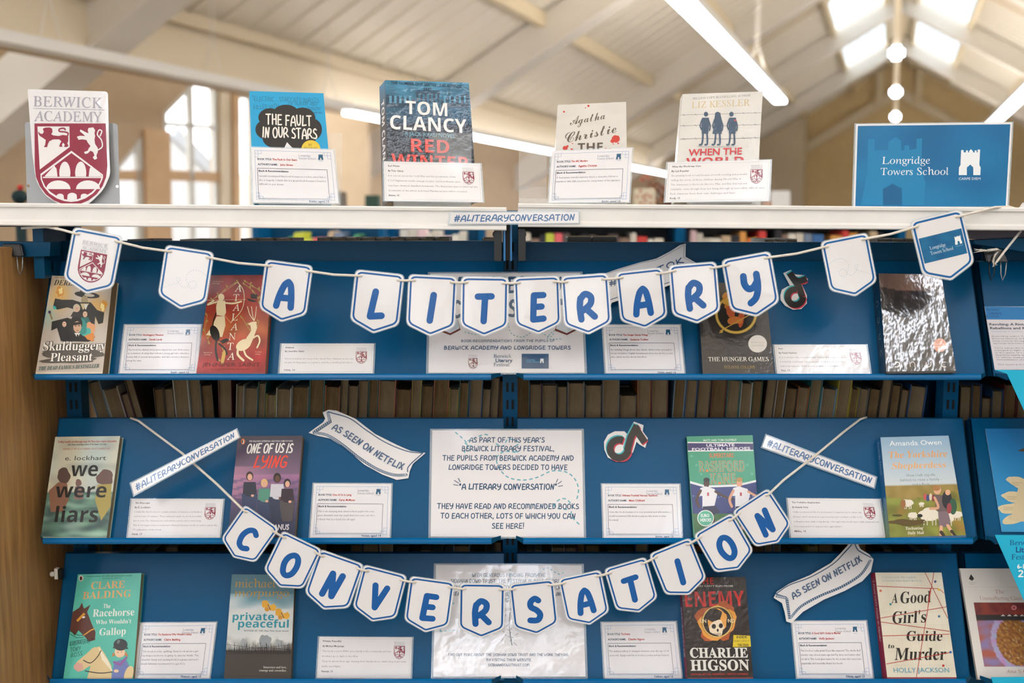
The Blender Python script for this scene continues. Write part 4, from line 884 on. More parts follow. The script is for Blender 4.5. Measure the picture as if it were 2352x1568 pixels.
def a_atal(c):
    def g(u, v):
        b = mix(hx('#8c1a1e'), hx('#c4402a'), v/.35) if v < .35 else (mix(hx('#c4402a'), hx('#d0703a'), (v-.35)/.2) if v < .55 else mix(hx('#d0703a'), hx('#b3292a'), (v-.55)/.3)); return mix(b, (.1, 0, 0), .18+.25*N3(u*5, v*7))
    c.grad(g, 24, 36); G = '#a88a46'; K = '#ead9b0'
    for pts in ([(1640, 300), (1690, 260), (1760, 200), (1840, 160)], [(1890, 180), (1960, 240), (2010, 330)], [(1600, 420), (1580, 540), (1620, 640)], [(1870, 440), (1940, 540), (2000, 470)], [(2010, 230), (1960, 200), (1900, 160)], [(1700, 770), (1730, 720), (1700, 640)]):
        c.line(pts, 5, G, sm=True)
        for k, p in enumerate(smooth(pts, 2)): c.blob(p[0]+(9 if k % 2 else -9), p[1]-6, 6, 13, G, a=.6 if k % 2 else -.6)
    c.blob(1725, 740, 14, 60, '#c8a24a', a=.2)
    c.blob(1708, 282, 24, 28, K); c.poly([(1680, 305), (1738, 310), (1745, 400), (1730, 430), (1672, 420), (1668, 360)], K); c.poly([(1672, 430), (1735, 430), (1740, 500), (1715, 590), (1590, 575), (1640, 500)], K)
    c.line([(1730, 325), (1800, 330), (1862, 315)], 13, K, sm=True); c.line([(1672, 318), (1604, 340), (1650, 308)], 12, K, sm=True); c.line([(1600, 305), (1895, 300)], 2.5, K)
    c.line([(1835, 165), (1875, 220), (1885, 300), (1860, 390), (1780, 480)], 5, K, sm=True); c.line([(1835, 165), (1640, 300), (1780, 480)], 1.8, K)
    k = '#17130f'; c.blob(1658, 560, 34, 62, k, a=-.35); c.line([(1640, 520), (1650, 460), (1668, 405)], 9, k, sm=True); c.poly([(1660, 590), (1720, 640), (1775, 612), (1745, 600), (1700, 620)], k); c.blob(1735, 618, 28, 13, k, a=-.2); c.line([(1670, 610), (1665, 690), (1680, 765)], 14, k, sm=True); c.line([(1690, 640), (1740, 685), (1750, 722)], 12, k, sm=True)
    c.blob(1880, 650, 62, 40, K, a=-.5); c.poly([(1900, 600), (1940, 540), (1930, 490), (1975, 470), (1985, 520), (1960, 590), (1930, 660)], K); c.blob(1950, 485, 34, 12, K, a=-.2)
    for dx in (-25, -5, 18): c.line([(1962, 465), (1955+dx, 420), (1950+dx*1.6, 355)], 5, K, sm=True)
    c.line([(1950, 600), (1990, 580), (2005, 620), (1985, 670)], 12, K, sm=True); c.line([(1845, 660), (1835, 720), (1880, 768)], 16, K, sm=True); c.line([(1880, 680), (1900, 730), (1950, 765)], 13, K, sm=True)
    c.poly([(1905, 290), (1985, 310), (1960, 320), (1920, 310)], k); c.poly([(1935, 255), (1990, 262), (1980, 295), (1935, 288)], k)
    for i, (ch, x) in enumerate(zip('ATALANTA', (1838, 1832, 1822, 1812, 1806, 1798, 1788, 1782))): c.T(ch, x, 238+i*75, 54, '#f2e6cf', 'ser')
    c.T('JENNIFER SAINT', 1782, 812, 27, '#5c1614', 'sans', w=425); c.T('The Sunday Times Number One Bestseller', 1775, 838, 10, '#5c1614', 'sans', w=290)
    for x, y, t in ((1688, 162, 'Jennifer Saint has'), (1670, 178, 'done it again'), (1605, 712, 'Beautiful and'), (1600, 728, 'absorbing'), (1995, 708, 'A spirited'), (1990, 724, 'retelling')): c.T(t, x, y, 8, '#e8c0a0', 'sans')
def a_hung(c):
    c.grad(lambda u, v: mix(hx('#332e28'), hx('#1d1a18'), .5+.6*N3(u*3, v*3)), 16, 24)
    c.line([(815+105*math.cos(t/30*2*math.pi), 285+98*math.sin(t/30*2*math.pi)) for t in range(31)], 15, '#b8953a'); c.line([(815+105*math.cos(t/30*2*math.pi), 285+98*math.sin(t/30*2*math.pi)) for t in range(31)], 4, '#dcc06a')
    c.blob(785, 205, 42, 52, '#cf8a2a', wob=.5, seed=2); c.blob(790, 260, 24, 50, '#c8643a', wob=.4, seed=3); c.blob(840, 310, 18, 44, '#c05a30', a=.2, wob=.4, seed=4); c.blob(770, 215, 24, 24, '#e0b04a', wob=.5, seed=6); c.blob(810, 320, 40, 20, '#cf7a3a', wob=.5, seed=7)
    c.line([(730, 375), (930, 265)], 5, '#c9a24a'); c.poly([(722, 385), (748, 368), (742, 385)], '#c9a24a')
    c.blob(930, 443, 50, 46, '#cdc9c2'); c.T('OVER A MILLION COPIES SOLD', 930, 440, 8, '#a8a49c', 'sans', w=74); c.T('WORLDWIDE BESTSELLER', 930, 456, 8, '#a8a49c', 'sans', w=64)
    c.T('THE HUNGER GAMES', 832, 534, 21, '#eeeae2', 'ser', w=314); c.T('SUZANNE COLLINS', 835, 573, 15, '#a08a44', 'ser', w=160)
def a_dune(c):
    def g(u, v):
        b = hx('#17110f')
        if v < .13+.05*(1-(2*u-1)**2): b = mix(hx('#8a6a58'), hx('#5a4034'), abs(u-.5)*2)
        else: b = mix(b, hx('#5c3320'), max(0, .6-3*(v-.16))*(.5+.5*N3(u*14, v*2)))
        return b
    c.grad(g, 40, 60)
    for x, a0 in ((1675, -90), (1757, 90+90), (1842, 0), (1923, 90)):
        cx, cy = x, 551
        pts = [(-12, -12), (4, -12), (13, 0), (4, 12), (-12, 12)]; k = math.radians(a0+90)
        c.line([(cx+rot(p[0], p[1], k)[0], cy+rot(p[0], p[1], k)[1]) for p in smooth(pts, 4)], 3.4, '#e6e0d6')
    c.blob(1903, 450, 36, 36, '#d79a82'); c.T('NOW A MAJOR', 1903, 448, 6, '#f0d8cc', 'sans', w=50); c.T('MOTION PICTURE', 1903, 460, 6, '#f0d8cc', 'sans', w=50)
def s_dune(c):
    c.bgc('#14100e')
    for i in range(4):
        cy = c.H*(.28+.17*i); k = math.pi/2*i; pts = [(-5, -5), (2, -5), (6, 0), (2, 5), (-5, 5)]
        c.line([(c.W*.5+rot(p[0], p[1], k)[0], cy+rot(p[0], p[1], k)[1]) for p in smooth(pts, 4)], 1.4, '#b8b0a6')
def a_liars(c):
    def g(u, v):
        n = N3(u*3, v*8, 1); b = mix(hx('#b9cbc6'), hx('#d8d0b4'), .5+.7*N3(u*2, v*2.5))
        if v > .55: b = mix(hx('#6f9a84'), hx('#3f5a58'), .5+1.1*N3(u*4, v*16)); b = mix(b, hx('#b8dcc4'), max(0, N3(u*3+5, v*14))*1.1)
        return mix(b, hx('#2a3038'), max(0, -n)*.35)
    c.grad(g, 34, 60)
    for x, y, rx, ry, cl in ((365, 385, 34, 46, '#5a4640'), (600, 395, 46, 50, '#6a524c'), (450, 425, 17, 22, '#7a5a50')): c.blob(x, y, rx, ry, cl, wob=.3, seed=x*.01)
    c.poly([(335, 420), (385, 430), (395, 520), (360, 590), (290, 590), (280, 470)], '#8a6450'); c.poly([(560, 435), (640, 430), (655, 560), (580, 640), (545, 520)], '#a89a52'); c.poly([(430, 445), (470, 445), (478, 520), (425, 520)], '#86685c')
    c.T('Thrilling, beautiful, and blisteringly smart, We Were Liars is utterly unforgettable', 500, 190, 11, '#b0443c', 'bold', w=340, res=1); c.T('John Green, bestselling author of The Fault in Our Stars', 500, 206, 9, '#4a4640', 'bold', w=225, res=1)
    c.T('WINNER OF THE YA GOODREADS CHOICE AWARDS 2014', 495, 233, 11, '#b0443c', 'sans', w=270, res=1)
    c.T('e. lockhart', 490, 294, 26, '#2c2a28', 'sans', w=236)
    D = '#1d1f1e'; c.T('we', 480, 386, 82, D, 'bold', w=155); c.T('were', 460, 508, 82, D, 'bold', w=292); c.T('liars', 435, 648, 86, D, 'bold', w=245)
def a_one(c):
    def g(u, v):
        b = mix(hx('#3c3846'), hx('#7a5f7c'), v/.4) if v < .4 else mix(hx('#9a6a92'), hx('#2a3050'), (v-.4)/.45)
        if .3 < v < .62: b = mix(b, hx('#c88aa4'), .6*max(0, 1-u*1.5))
        if .42 < v < .7 and int(v*40+u*6) % 3 == 0: b = mix(b, hx('#34406a'), .45)
        return b
    c.grad(g, 24, 60)
    c.blob(1394, 185, 11, 17, '#d8722e'); c.blob(1394, 187, 5, 11, '#f0ece4'); c.blob(1391, 185, 4, 9, '#1c1c1c')
    c.T('FIVE WALK INTO DETENTION. ONLY FOUR COME OUT ALIVE.', 1555, 187, 9, '#d8d4d8', 'bold', w=255, res=1)
    c.Hd('ONE OF US IS', 1543, 250, 52, '#ece8e2', .15, w=262, shear=.12, jit=.03); c.Hd('LYING', 1546, 338, 66, '#e0402c', .15, w=185, shear=.15, jit=.04)
    for x, y, s_, hc, tc, bc in ((1432, 390, 1, '#3a2820', '#22283a', '#2c3c5e'), (1516, 430, .92, '#d8b070', '#4a8a78', '#2c3c5e'), (1590, 400, 1.05, '#18120f', '#c8c6d0', '#23304c'), (1648, 430, .95, '#1a1418', '#2a1c2c', '#4a4448')):
        sk = '#5a3a2c' if x == 1590 else '#d8a68e'
        c.poly([(x-42*s_, y+125*s_), (x-34*s_, y+30*s_), (x+34*s_, y+30*s_), (x+44*s_, y+125*s_)], tc); c.blob(x, y-4, 21*s_, 27*s_, hc); c.blob(x+1, y+2, 14*s_, 19*s_, sk)
        c.poly([(x-46*s_, y+100*s_), (x+46*s_, y+100*s_), (x+40*s_, y+150*s_), (x+30*s_, y+225*s_), (x-30*s_, y+225*s_), (x-44*s_, y+150*s_)], bc); c.line([(x-30*s_, y+50*s_), (x-20*s_, y+100*s_), (x+10*s_, y+108*s_)], 13*s_, tc, sm=True); c.blob(x+16*s_, y+108*s_, 9, 7, sk)
    c.T('KAREN M. McMANUS', 1500, 692, 30, '#e8e6ea', 'bold', w=310)
def a_foot(c):
    c.bgc('#3f9c7c'); P_ = '#38346a'
    for k in range(14): c.blob(620+(k*97) % 360, 270+(k*53) % 160, 9, 9, '#57ad8f', n=5)
    c.T('MATT AND TOM OLDFIELD', 783, 182, 11, '#cfe8dc', 'bold', w=190); c.poly([(597, 187), (972, 190), (974, 240), (600, 244)], '#e6e8ea'); c.poly([(597, 194), (973, 197), (974, 233), (600, 238)], P_)
    c.T('ULTIMATE', 786, 214, 15, '#e8e8f0', 'bold', w=162); c.T('FOOTBALL HEROES', 790, 235, 15, '#e8e8f0', 'bold', w=335)
    c.T('SUPERSTARS', 792, 278, 24, '#d07a3e', 'bold', w=140)
    for o, cl in ((.03, '#e0834a'), (0, '#56a98b')): c.T('RASHFORD', 796, 358, 58, cl, 'bold', w=268, off=o); c.T('KANE', 802, 430, 58, cl, 'bold', w=150, off=o)
    c.poly([(612, 420), (700, 445), (880, 440), (998, 415), (1010, 760), (640, 760)], '#2c3a78'); c.poly([(612, 414), (700, 440), (880, 434), (998, 408), (998, 420), (880, 446), (700, 452), (612, 428)], '#dfe6e8')
    c.poly([(625, 600), (1005, 600), (1010, 760), (640, 760)], '#3a6a3c')
    for k in range(20): c.blob(630+k*18, 500+(k*7) % 12, 4, 3, '#7a9ad8')
    for x, sk, hr, yh in ((712, '#4a2e22', '#120c0a', 0), (900, '#d8a284', '#b08a4a', -2)):
        c.blob(x-6, 428+yh, 17, 24, sk); c.blob(x-6, 408+yh, 18, 13, hr); c.poly([(x-42, 455), (x-10, 445), (x+40, 460), (x+55, 490), (x+38, 560), (x-30, 570), (x-30, 500), (x-50, 500)], '#e4e4ea')
        c.line([(x-40, 470), (x-62, 520), (x-50, 560)], 15, sk, sm=True); c.line([(x+44, 475), (x+90, 500), (x+145, 520)], 13, sk, sm=True)
        c.poly([(x-28, 560), (x+45, 555), (x+70, 590), (x+30, 610), (x, 590), (x-28, 615)], '#20264a'); c.line([(x+20, 600), (x+30, 650), (x-10, 700)], 20, sk, sm=True); c.rect(x-3, 480, x+8, 500, '#b84a52')
    c.blob(700, 626, 48, 46, '#dfe8e4'); c.blob(700, 626, 43, 41, '#56b08f'); c.T('EURO', 698, 620, 17, '#eef6f2', 'bold', w=48); c.T('HEROES', 702, 645, 17, '#eef6f2', 'bold', w=64)
def a_york(c):
    def g(u, v):
        if v < .5: return mix(hx('#8fb2cc'), hx('#c9d3d6'), v/.5)
        hl = .52+.03*math.sin(u*5)
        if v < hl+.08: return mix(hx('#a08a4a'), hx('#8a7a3a'), .5+N3(u*8, v*8))
        return mix(mix(hx('#8a9440'), hx('#6a6a2c'), .5+N3(u*6, v*10)), hx('#b0843a'), max(0, N3(u*5, v*6, 3))*1.2)
    c.grad(g, 34, 56)
    c.T('Amanda Owen', 907, 206, 28, '#eef0ee', 'sans', w=312, off=.004); c.T('The Yorkshire', 918, 278, 38, '#e0a468', 'bital', w=348); c.T('Shepherdess', 925, 340, 36, '#e6ad74', 'bital', w=315)
    for y, t, w in ((387, 'How I left city life', 165), (413, 'behind to raise a family -', 238), (440, 'and a flock', 100)): c.T(t, 938, y, 15, '#7c8a90', 'sans', w=w)
    for x, y, r in ((860, 540, 34), (940, 545, 16), (985, 605, 62), (890, 610, 30), (1140, 605, 34), (1080, 620, 50)):
        c.blob(x, y, r, r*.6, '#e2ddcc', wob=.25, seed=x*.1)
        for d in (-.5, -.2, .3, .6): c.line([(x+d*r, y+r*.4), (x+d*r, y+r*.95)], 5, '#cfc8b4')
    c.blob(835, 545, 16, 24, '#9a6a40', wob=.3); c.blob(800, 610, 30, 6, '#4a4a20'); c.blob(870, 650, 120, 16, '#5a4a22', wob=.6); c.blob(930, 612, 16, 10, '#2a2622')
    for k, cl in enumerate(('#c05a5a', '#3a4a7a', '#d8c8b0', '#8a3a3a')): c.blob(960+k*16, 505+6*(k % 2), 9, 20, cl)
    c.blob(1030, 465, 22, 26, '#d8a888'); c.blob(1024, 455, 24, 16, '#a87a44'); c.poly([(1010, 492), (1060, 495), (1085, 590), (1040, 600), (1022, 560)], '#6a5a5c'); c.line([(1015, 510), (1035, 565), (990, 572)], 14, '#d0a080', sm=True)
    c.poly([(1035, 590), (1090, 585), (1105, 640), (1100, 672), (1040, 678)], '#7c6a72'); c.line([(1052, 675), (1050, 720)], 18, '#d8a888'); c.line([(1090, 668), (1120, 715)], 18, '#d8a888'); c.line([(1052, 705), (1068, 735)], 20, '#3a3428'); c.line([(1112, 700), (1132, 728)], 19, '#3a3428')
    c.blob(1085, 520, 28, 52, '#2a2c34'); c.blob(1090, 480, 15, 16, '#d8a888'); c.blob(1120, 560, 22, 46, '#2f5a44'); c.blob(1098, 570, 14, 30, '#9a4048')
    c.T("'Enchanting'", 898, 690, 16, '#ece6d0', 'bital', w=100); c.T('Daily Mail', 905, 716, 16, '#ece6d0', 'bital', w=88)
def s_york(c):
    c.grad(lambda u, v: mix(hx('#2a6a9c'), hx('#5a7a3a'), max(0, (v-.6)*2.5)), 4, 20); c.T('Amanda Owen', c.W*.35, c.H*.2, c.W*.3, '#b8d0e0', 'sans', a=-90, w=c.H*.34)
def a_race(c):
    c.grad(lambda u, v: mix(hx('#4fb8a4'), hx('#5cc4b2'), .5+.6*N3(u*3, v*4)), 12, 20); O = '#e0b070'
    c.blob(465, 968, 13, 17, '#e8e6de'); c.blob(465, 969, 8, 13, '#8a3a34'); c.blob(462, 970, 5, 10, '#222')
    c.T('"A heart-warming story with a great girl-power message"', 625, 958, 8, '#1c4a44', 'bital', w=280, res=1); c.T('JACQUELINE WILSON', 640, 972, 7, '#1c4a44', 'sans', w=110, res=1)
    c.T('CLARE', 618, 1028, 42, O, 'serif', w=200, a=1.5); c.T('BALDING', 612, 1084, 42, O, 'serif', w=285, a=1.5)
    c.T('The', 612, 1142, 24, '#e8efe8', 'serif', w=42); c.T('Racehorse', 650, 1188, 42, '#e8efe8', 'serif', w=240, a=1); c.T("Who Wouldn't", 650, 1232, 24, '#e8efe8', 'serif', w=205, a=1); c.T('Gallop', 645, 1296, 40, '#e8efe8', 'serif', w=150, a=2)
    b = '#5a3226'
    c.poly([(405, 1165), (455, 1140), (470, 1110), (482, 1145), (520, 1122), (500, 1165), (525, 1230), (548, 1280), (545, 1325), (510, 1335), (490, 1310), (450, 1270), (430, 1300), (400, 1270)], b)
    c.poly([(438, 1212), (480, 1168), (490, 1178), (446, 1222)], '#d89a34'); c.line([(478, 1300), (520, 1270), (540, 1262)], 7, '#d89a34'); c.blob(480, 1195, 9, 5, '#eee', a=-.3); c.blob(530, 1318, 6, 4, '#1a0e0a')
    c.line([(400, 1275), (450, 1298), (490, 1300)], 3, '#1c2a2a'); c.line([(402, 1290), (440, 1312), (480, 1310)], 2.5, '#1c2a2a')
    for x, y, t, w in ((458, 1350, 'ILLUSTRATED BY', 110), (432, 1388, 'TONY', 55), (440, 1418, 'ROSS', 62)): c.Hd(t, x, y, 24, '#1c4540', .09, w=w, a=8, jit=.1)
    s = '#dcc694'
    c.poly([(500, 1400), (530, 1372), (570, 1362), (600, 1400), (640, 1470), (640, 1545), (500, 1545), (520, 1470), (470, 1500), (430, 1490), (440, 1450)], s); c.blob(452, 1478, 28, 24, '#d8a89a', wob=.2); c.poly([(520, 1390), (545, 1362), (552, 1390)], s); c.poly([(562, 1388), (575, 1358), (580, 1392)], s)
    for k in range(7): c.line([(570+k*8, 1370+k*12), (590+k*9, 1440+k*10)], 5, '#efe8d0')
    c.line([(480, 1440), (520, 1455), (560, 1420), (580, 1385)], 5, '#2a2420', sm=True); c.line([(490, 1500), (580, 1512), (680, 1500)], 5, '#2a2420', sm=True)
    c.poly([(655, 1450), (720, 1430), (745, 1480), (735, 1545), (640, 1545)], '#6a78b4'); c.line([(655, 1450), (690, 1465), (725, 1425)], 13, '#8a5a9c'); c.blob(688, 1395, 30, 30, '#e8c8a4'); c.poly([(650, 1395), (642, 1420), (662, 1412)], '#c87a3a'); c.poly([(722, 1390), (738, 1420), (715, 1412)], '#c87a3a')
    c.blob(692, 1352, 40, 34, '#2a3030'); c.line([(652, 1368), (732, 1372)], 8, '#2a3030'); c.blob(680, 1335, 8, 12, '#6a7474', a=.5); c.blob(677, 1395, 2.5, 3, '#222'); c.blob(698, 1393, 2.5, 3, '#222'); c.blob(668, 1500, 14, 9, '#e8c8a4')
    c.blob(740, 1520, 25, 50, '#dcc694', a=.3)
def a_priv(c):
    def g(u, v):
        if v < .2: b = hx('#4a7684')
        elif v < .34: b = mix(hx('#5d8b9a'), hx('#c5d0d2'), (v-.2)*7+.8*N3(u*3, v*6))
        elif v < .74: b = mix(hx('#d6d9d6'), hx('#c0c8c8'), .5+N3(u*3, v*5))
        else: b = hx('#3a332c')
        if .55 < v < .78: b = mix(b, hx('#3a332c'), max(0, (v-.64)*6+N3(u*9, v*9)*.5))
        return b
    c.grad(g, 30, 60)
    c.T('michael', 1468, 1022, 48, '#b08a3a', 'ser', w=240); c.T('morpurgo', 1505, 1076, 46, '#b08a3a', 'ser', w=320)
    for x, y, s_ in ((1545, 1135, 1), (1622, 1182, 1)):
        c.blob(x-22, y-14, 25, 20, '#e0a62c', a=.9, wob=.3); c.blob(x+20, y+4, 24, 18, '#e6ae34', a=-.5, wob=.3); c.blob(x-14, y+14, 14, 13, '#d0922a'); c.line([(x-8, y-12), (x+6, y+16)], 4, '#4a3418')
    c.T('private', 1452, 1212, 42, '#1d8a9c', 'bold', w=238); c.T('peaceful', 1510, 1254, 44, '#1d8a9c', 'bold', w=290); c.T('WINNER OF THE Blue Peter Book Award', 1525, 1277, 9, '#4a5a5c', 'bital', w=255, res=1)
    c.blob(1525, 1335, 34, 40, '#8d959a', wob=.5, seed=3); c.blob(1515, 1315, 15, 15, '#8a9298'); c.blob(1400, 1345, 20, 26, '#9aa0a4', wob=.5); c.blob(1600, 1345, 22, 28, '#9aa0a4', wob=.5, seed=8)
    rr = random.Random(2)
    for k in range(70):
        x = 1300+k*5.5; h_ = rr.uniform(15, 70); c.line([(x, 1405), (x+rr.uniform(-8, 8), 1405-h_)], 2, '#1f1c18', caps=False)
    c.line([(1300, 1385), (1500, 1368), (1675, 1380)], 2, '#1f1c18'); c.line([(1300, 1350), (1480, 1372), (1675, 1352)], 1.6, '#1f1c18')
    c.T('Innocence and love,', 1645, 1485, 12, '#e6e2da', 'ser', w=130, al='r'); c.T('courage and cowardice.', 1645, 1503, 12, '#e6e2da', 'ser', w=153, al='r')
def a_enemy(c):
    c.grad(lambda u, v: mix(hx('#15110f'), hx('#2a1a14'), .5+N3(u*4, v*6)), 14, 24); Rd = '#c4221e'
    c.T('THE', 700, 1003, 40, Rd, 'bold', w=95, al='c', shear=.03); c.T("YOU CAN'T RUN FROM", 750, 1018, 10, '#c8c0b8', 'bold', w=215)
    c.T('ENEMY', 755, 1132, 88, Rd, 'bold', w=342, a=1, shear=.02)
    for k in range(9): c.line([(600+k*38, 1050), (604+k*38, 1125)], 2, '#5a1210', caps=False)
    cx, cy = 768, 1225
    c.blob(cx, cy-5, 122, 110, '#a8501c', wob=.5, seed=2); c.blob(cx, cy-5, 102, 98, '#e09a3a', wob=.4, seed=5); c.blob(cx, cy-5, 92, 92, '#1a0f0b')
    c.line([(cx+85*math.cos(t/24*2*math.pi), cy-5+88*math.sin(t/24*2*math.pi)) for t in range(25)], 8, '#d8b060'); c.T('UNDERGROUND', cx, cy, 20, '#e0cda0', 'bold', w=200)
    c.rect(cx-62, cy-28, cx+58, cy+18, '#1a0f0b'); c.blob(cx, cy-10, 54, 66, '#e6a24a', wob=.35, seed=7); c.blob(cx-14, cy-40, 42, 42, '#231611', wob=.4, seed=3); c.blob(cx, cy+30, 42, 44, '#ead9bc', wob=.25, seed=9)
    c.blob(cx-20, cy+22, 12, 14, '#140c0a'); c.blob(cx+20, cy+18, 12, 14, '#140c0a'); c.blob(cx+2, cy+44, 6, 9, '#140c0a')
    for k in range(5): c.line([(cx-18+k*9, cy+60), (cx-18+k*9, cy+74)], 2.5, '#140c0a')
    c.poly([(860, 1296), (960, 1300), (962, 1362), (856, 1365)], '#d4bc22'); c.T('INSIDE', 908, 1314, 12, '#2a2410', 'bold', w=60); c.T('THE FIRST CHAPTER OF', 906, 1334, 8, '#6a5c18', 'sans', w=90); c.T('THE DEAD', 916, 1360, 13, '#2a2410', 'bold', w=64)
    c.T('CHARLIE', 778, 1424, 54, '#d9d9d4', 'serif', w=330, off=.012); c.T('HIGSON', 784, 1496, 58, '#d9d9d4', 'serif', w=335, off=.012); c.T('GRIPPING. BRUTAL. RELENTLESS. UNPUTDOWNABLE.', 780, 1522, 9, '#b03028', 'bold', w=330, res=1)
def s_enemy(c): c.bgc('#a01c1c'); c.rect(c.W*.1, c.H*.3, c.W*.55, c.H*.8, '#e0dcd8'); c.T('THE ENEMY', c.W*.2, c.H*.55, c.W*.35, '#801818', 'bold', a=-90, w=c.H*.45)
def a_girl(c):
    c.grad(lambda u, v: mix(hx('#dcd8c8'), hx('#cfc9b6'), .5+.8*N3(u*3, v*4)), 14, 20)
    for k in range(1, 8): c.line([(675+k*9, 935+k*76), (1060+k*10, 935+k*76)], 1, '#c2beb0', caps=False); c.line([(690+k*48, 935), (755+k*48, 1535)], 1, '#c2beb0', caps=False)
    c.T('A friend asks for a guide', 810, 968, 12, '#b0bcbc', 'serif', w=205); c.T('someone who won\'t let it go', 830, 988, 12, '#b0bcbc', 'serif', w=235)
    D = '#1c1a1a'; kw = dict()
    c.T('A', 785, 1112, 56, D, 'bital', w=34, **kw); c.T('Good', 905, 1112, 66, D, 'bital', w=178, a=2, **kw); c.T("Girl's", 868, 1228, 68, D, 'bital', w=195, a=2, **kw); c.T('Guide', 955, 1330, 56, D, 'bital', w=205, **kw); c.T('to', 765, 1372, 26, D, 'bital', w=34, **kw); c.T('Murder', 932, 1438, 68, D, 'bital', w=290, **kw)
    Rd = '#b0392f'
    for pts in (((960, 935), (1090, 1200)), ((1010, 935), (910, 1535)), ((685, 1015), (1040, 1030), (1068, 1055)), ((700, 1200), (1082, 1135)), ((705, 1222), (1098, 1275)), ((712, 1302), (1100, 1292)), ((740, 1460), (1108, 1395)), ((990, 1030), (970, 1190))): c.line(list(pts), 3.5, Rd)
    for x, y, cl in ((1038, 1035, '#d8b83c'), (1018, 988, '#2a4a80'), (705, 1042, '#c86040'), (762, 1120, '#3a8a8a'), (1040, 1190, '#3a6a90'), (1106, 1394, '#2a5ab0'), (1064, 1470, '#b83028')): c.blob(x, y, 7, 7, cl)
    c.T('HOLLY JACKSON', 940, 1508, 26, '#4a9ab4', 'sans', w=312)
def s_girl(c): c.bgc('#9c1e2c'); c.T("A Good Girl's Guide to Murder", c.W*.35, c.H*.36, c.W*.34, '#e6cfc8', 'bital', a=-90, w=c.H*.6)
def a_unm(c):
    c.bgc('#dcd8d2'); c.poly([(128, 505), (108, 552), (140, 572), (160, 550)], '#2a2826'); c.T('ARROWHEAD', 143, 592, 6, '#8a8680', 'sans', w=80); c.T('PRESS', 140, 606, 6, '#8a8680', 'sans', w=40)
    c.line([(50, 632), (1000, 638)], 2, '#c4bfb8', caps=False)
    c.T('The', 418, 698, 36, '#b08272', 'ser', w=88); c.T('Unmothering Class', 430, 762, 36, '#b08272', 'ser', w=415)
    x0, y0, x1, y1 = 155, 787, 900, 1412
    ax, ay = c.c(x0, y0); bx, by = c.c(x1, y1)
    def g(u, v):
        r = math.hypot((u-.55)*1.25, (v-.62))
        if v < .2: b = mix(hx('#8c3a2c'), hx('#6a2a2c'), .5+N3(u*8, v*9))
        elif v < .28: b = hx('#2c2828')
        elif r < .37: b = mix(hx('#b0782c'), hx('#7a4a28'), .5+1.2*N3(u*26, v*26)); b = mix(b, hx('#e8d0a0'), max(0, N3(u*40, v*40, 4)-.25)*2)
        elif r < .47: b = mix(hx('#9ab0cc'), hx('#b88ac0'), .5+1.2*N3(u*9, v*9))
        else: b = mix(hx('#a85a4a'), hx('#8a7aa8'), .5+1.2*N3(u*6, v*8))
        return b
    c.grad(g, 50, 44, (ax/c.W, ay/c.H, bx/c.W, by/c.H)); c.blob(550, 838, 26, 24, '#d88a90'); c.blob(550, 838, 14, 13, '#a8483c')
    for k in range(5): c.poly([(420+k*62, 922), (442+k*62, 902), (466+k*62, 922)], '#c8c4bc')
    c.T('Ana S Collins', 640, 1472, 32, '#b08272', 'ser', w=330)
# --------- books on the sloping shelves
B0, B1, B2 = PLN
dbook('paperback_book', [(119.5, 633), (259, 637), (236, 853), (82, 854)], B0, .034, 'thick cream paperback with a black hatted figure, left end of the top shelf', a_skul, F4, ccol='#cfc8ba', pg='pages_old')
dbook('paperback_book', [(484, 632), (624, 631), (609, 855), (451, 855)], B0, .022, 'red and orange paperback with a cream archer, a stag and a black cat', a_atal, F4, ccol='#8c2420')
dbook('paperback_book', [(1602, 650), (1757, 648), (1779, 857), (1614, 857)], B0, .03, 'black paperback with a gold ring and a round silver sticker', a_hung, F6, m='sleeve', ccol='#1c1a18', spine=lambda c: c.bgc('#1a1816'))
dbook('paperback_book', [(2018, 628), (2162, 630), (2196, 851), (2036, 853)], B0, .04, 'thick dark brown sleeved paperback with strong glare, right end of top shelf', a_dune, F6, m='sleeve_shiny', ccol='#161210', spine=s_dune)
dbook('paperback_book', [(127, 1003), (276, 1001), (245, 1233.5), (94, 1232.5)], B1, .02, 'pale green paperback with misty swimmers, left end of the middle row', a_liars, G1, ccol='#9fb5aa')
dbook('paperback_book', [(546.7, 1001), (695, 1000), (677, 1231), (523, 1232)], B1, .024, 'dark purple paperback with four seated young people', a_one, G1, ccol='#2c2a36')
dbook('paperback_book', [(1577, 1002), (1728.6, 999), (1746, 1235), (1593, 1236)], B1, .018, 'green paperback with two footballers in white shirts', a_foot, G3, ccol='#2f7c64', spine=lambda c: c.bgc('#24463c'))
dbook('paperback_book', [(2022, 1004), (2178.5, 1000), (2218.6, 1229), (2044, 1233.5)], B1, .028, 'sky blue paperback with a shepherdess and sheep in a field', a_york, G4, ccol='#2a5c88', spine=s_york)
dbook('paperback_book', [(179, 1318.5), (325, 1315.6), (306, 1557), (145.4, 1558)], B2, .02, 'turquoise paperback with a brown horse head and a young rider', a_race, G1, ccol='#3a8a7a')
dbook('paperback_book', [(532.6, 1318.5), (677, 1319), (668, 1555), (514.6, 1554)], B2, .018, 'paperback with yellow butterflies over misty dark grass', a_priv, G1, ccol='#3a3630')
dbook('paperback_book', [(1564, 1325), (1712.5, 1325), (1729.8, 1555), (1579, 1556)], B2, .03, 'black and red paperback with a burning skull', a_enemy, G3, m='sleeve', ccol='#7c1818', spine=s_enemy)
dbook('paperback_book', [(2010, 1314.5), (2162.5, 1314.5), (2197, 1554.7), (2037.6, 1554.7)], B2, .03, 'cream paperback criss-crossed with red thread and pins, red spine', a_girl, G4, ccol='#8a1c28', spine=s_girl)
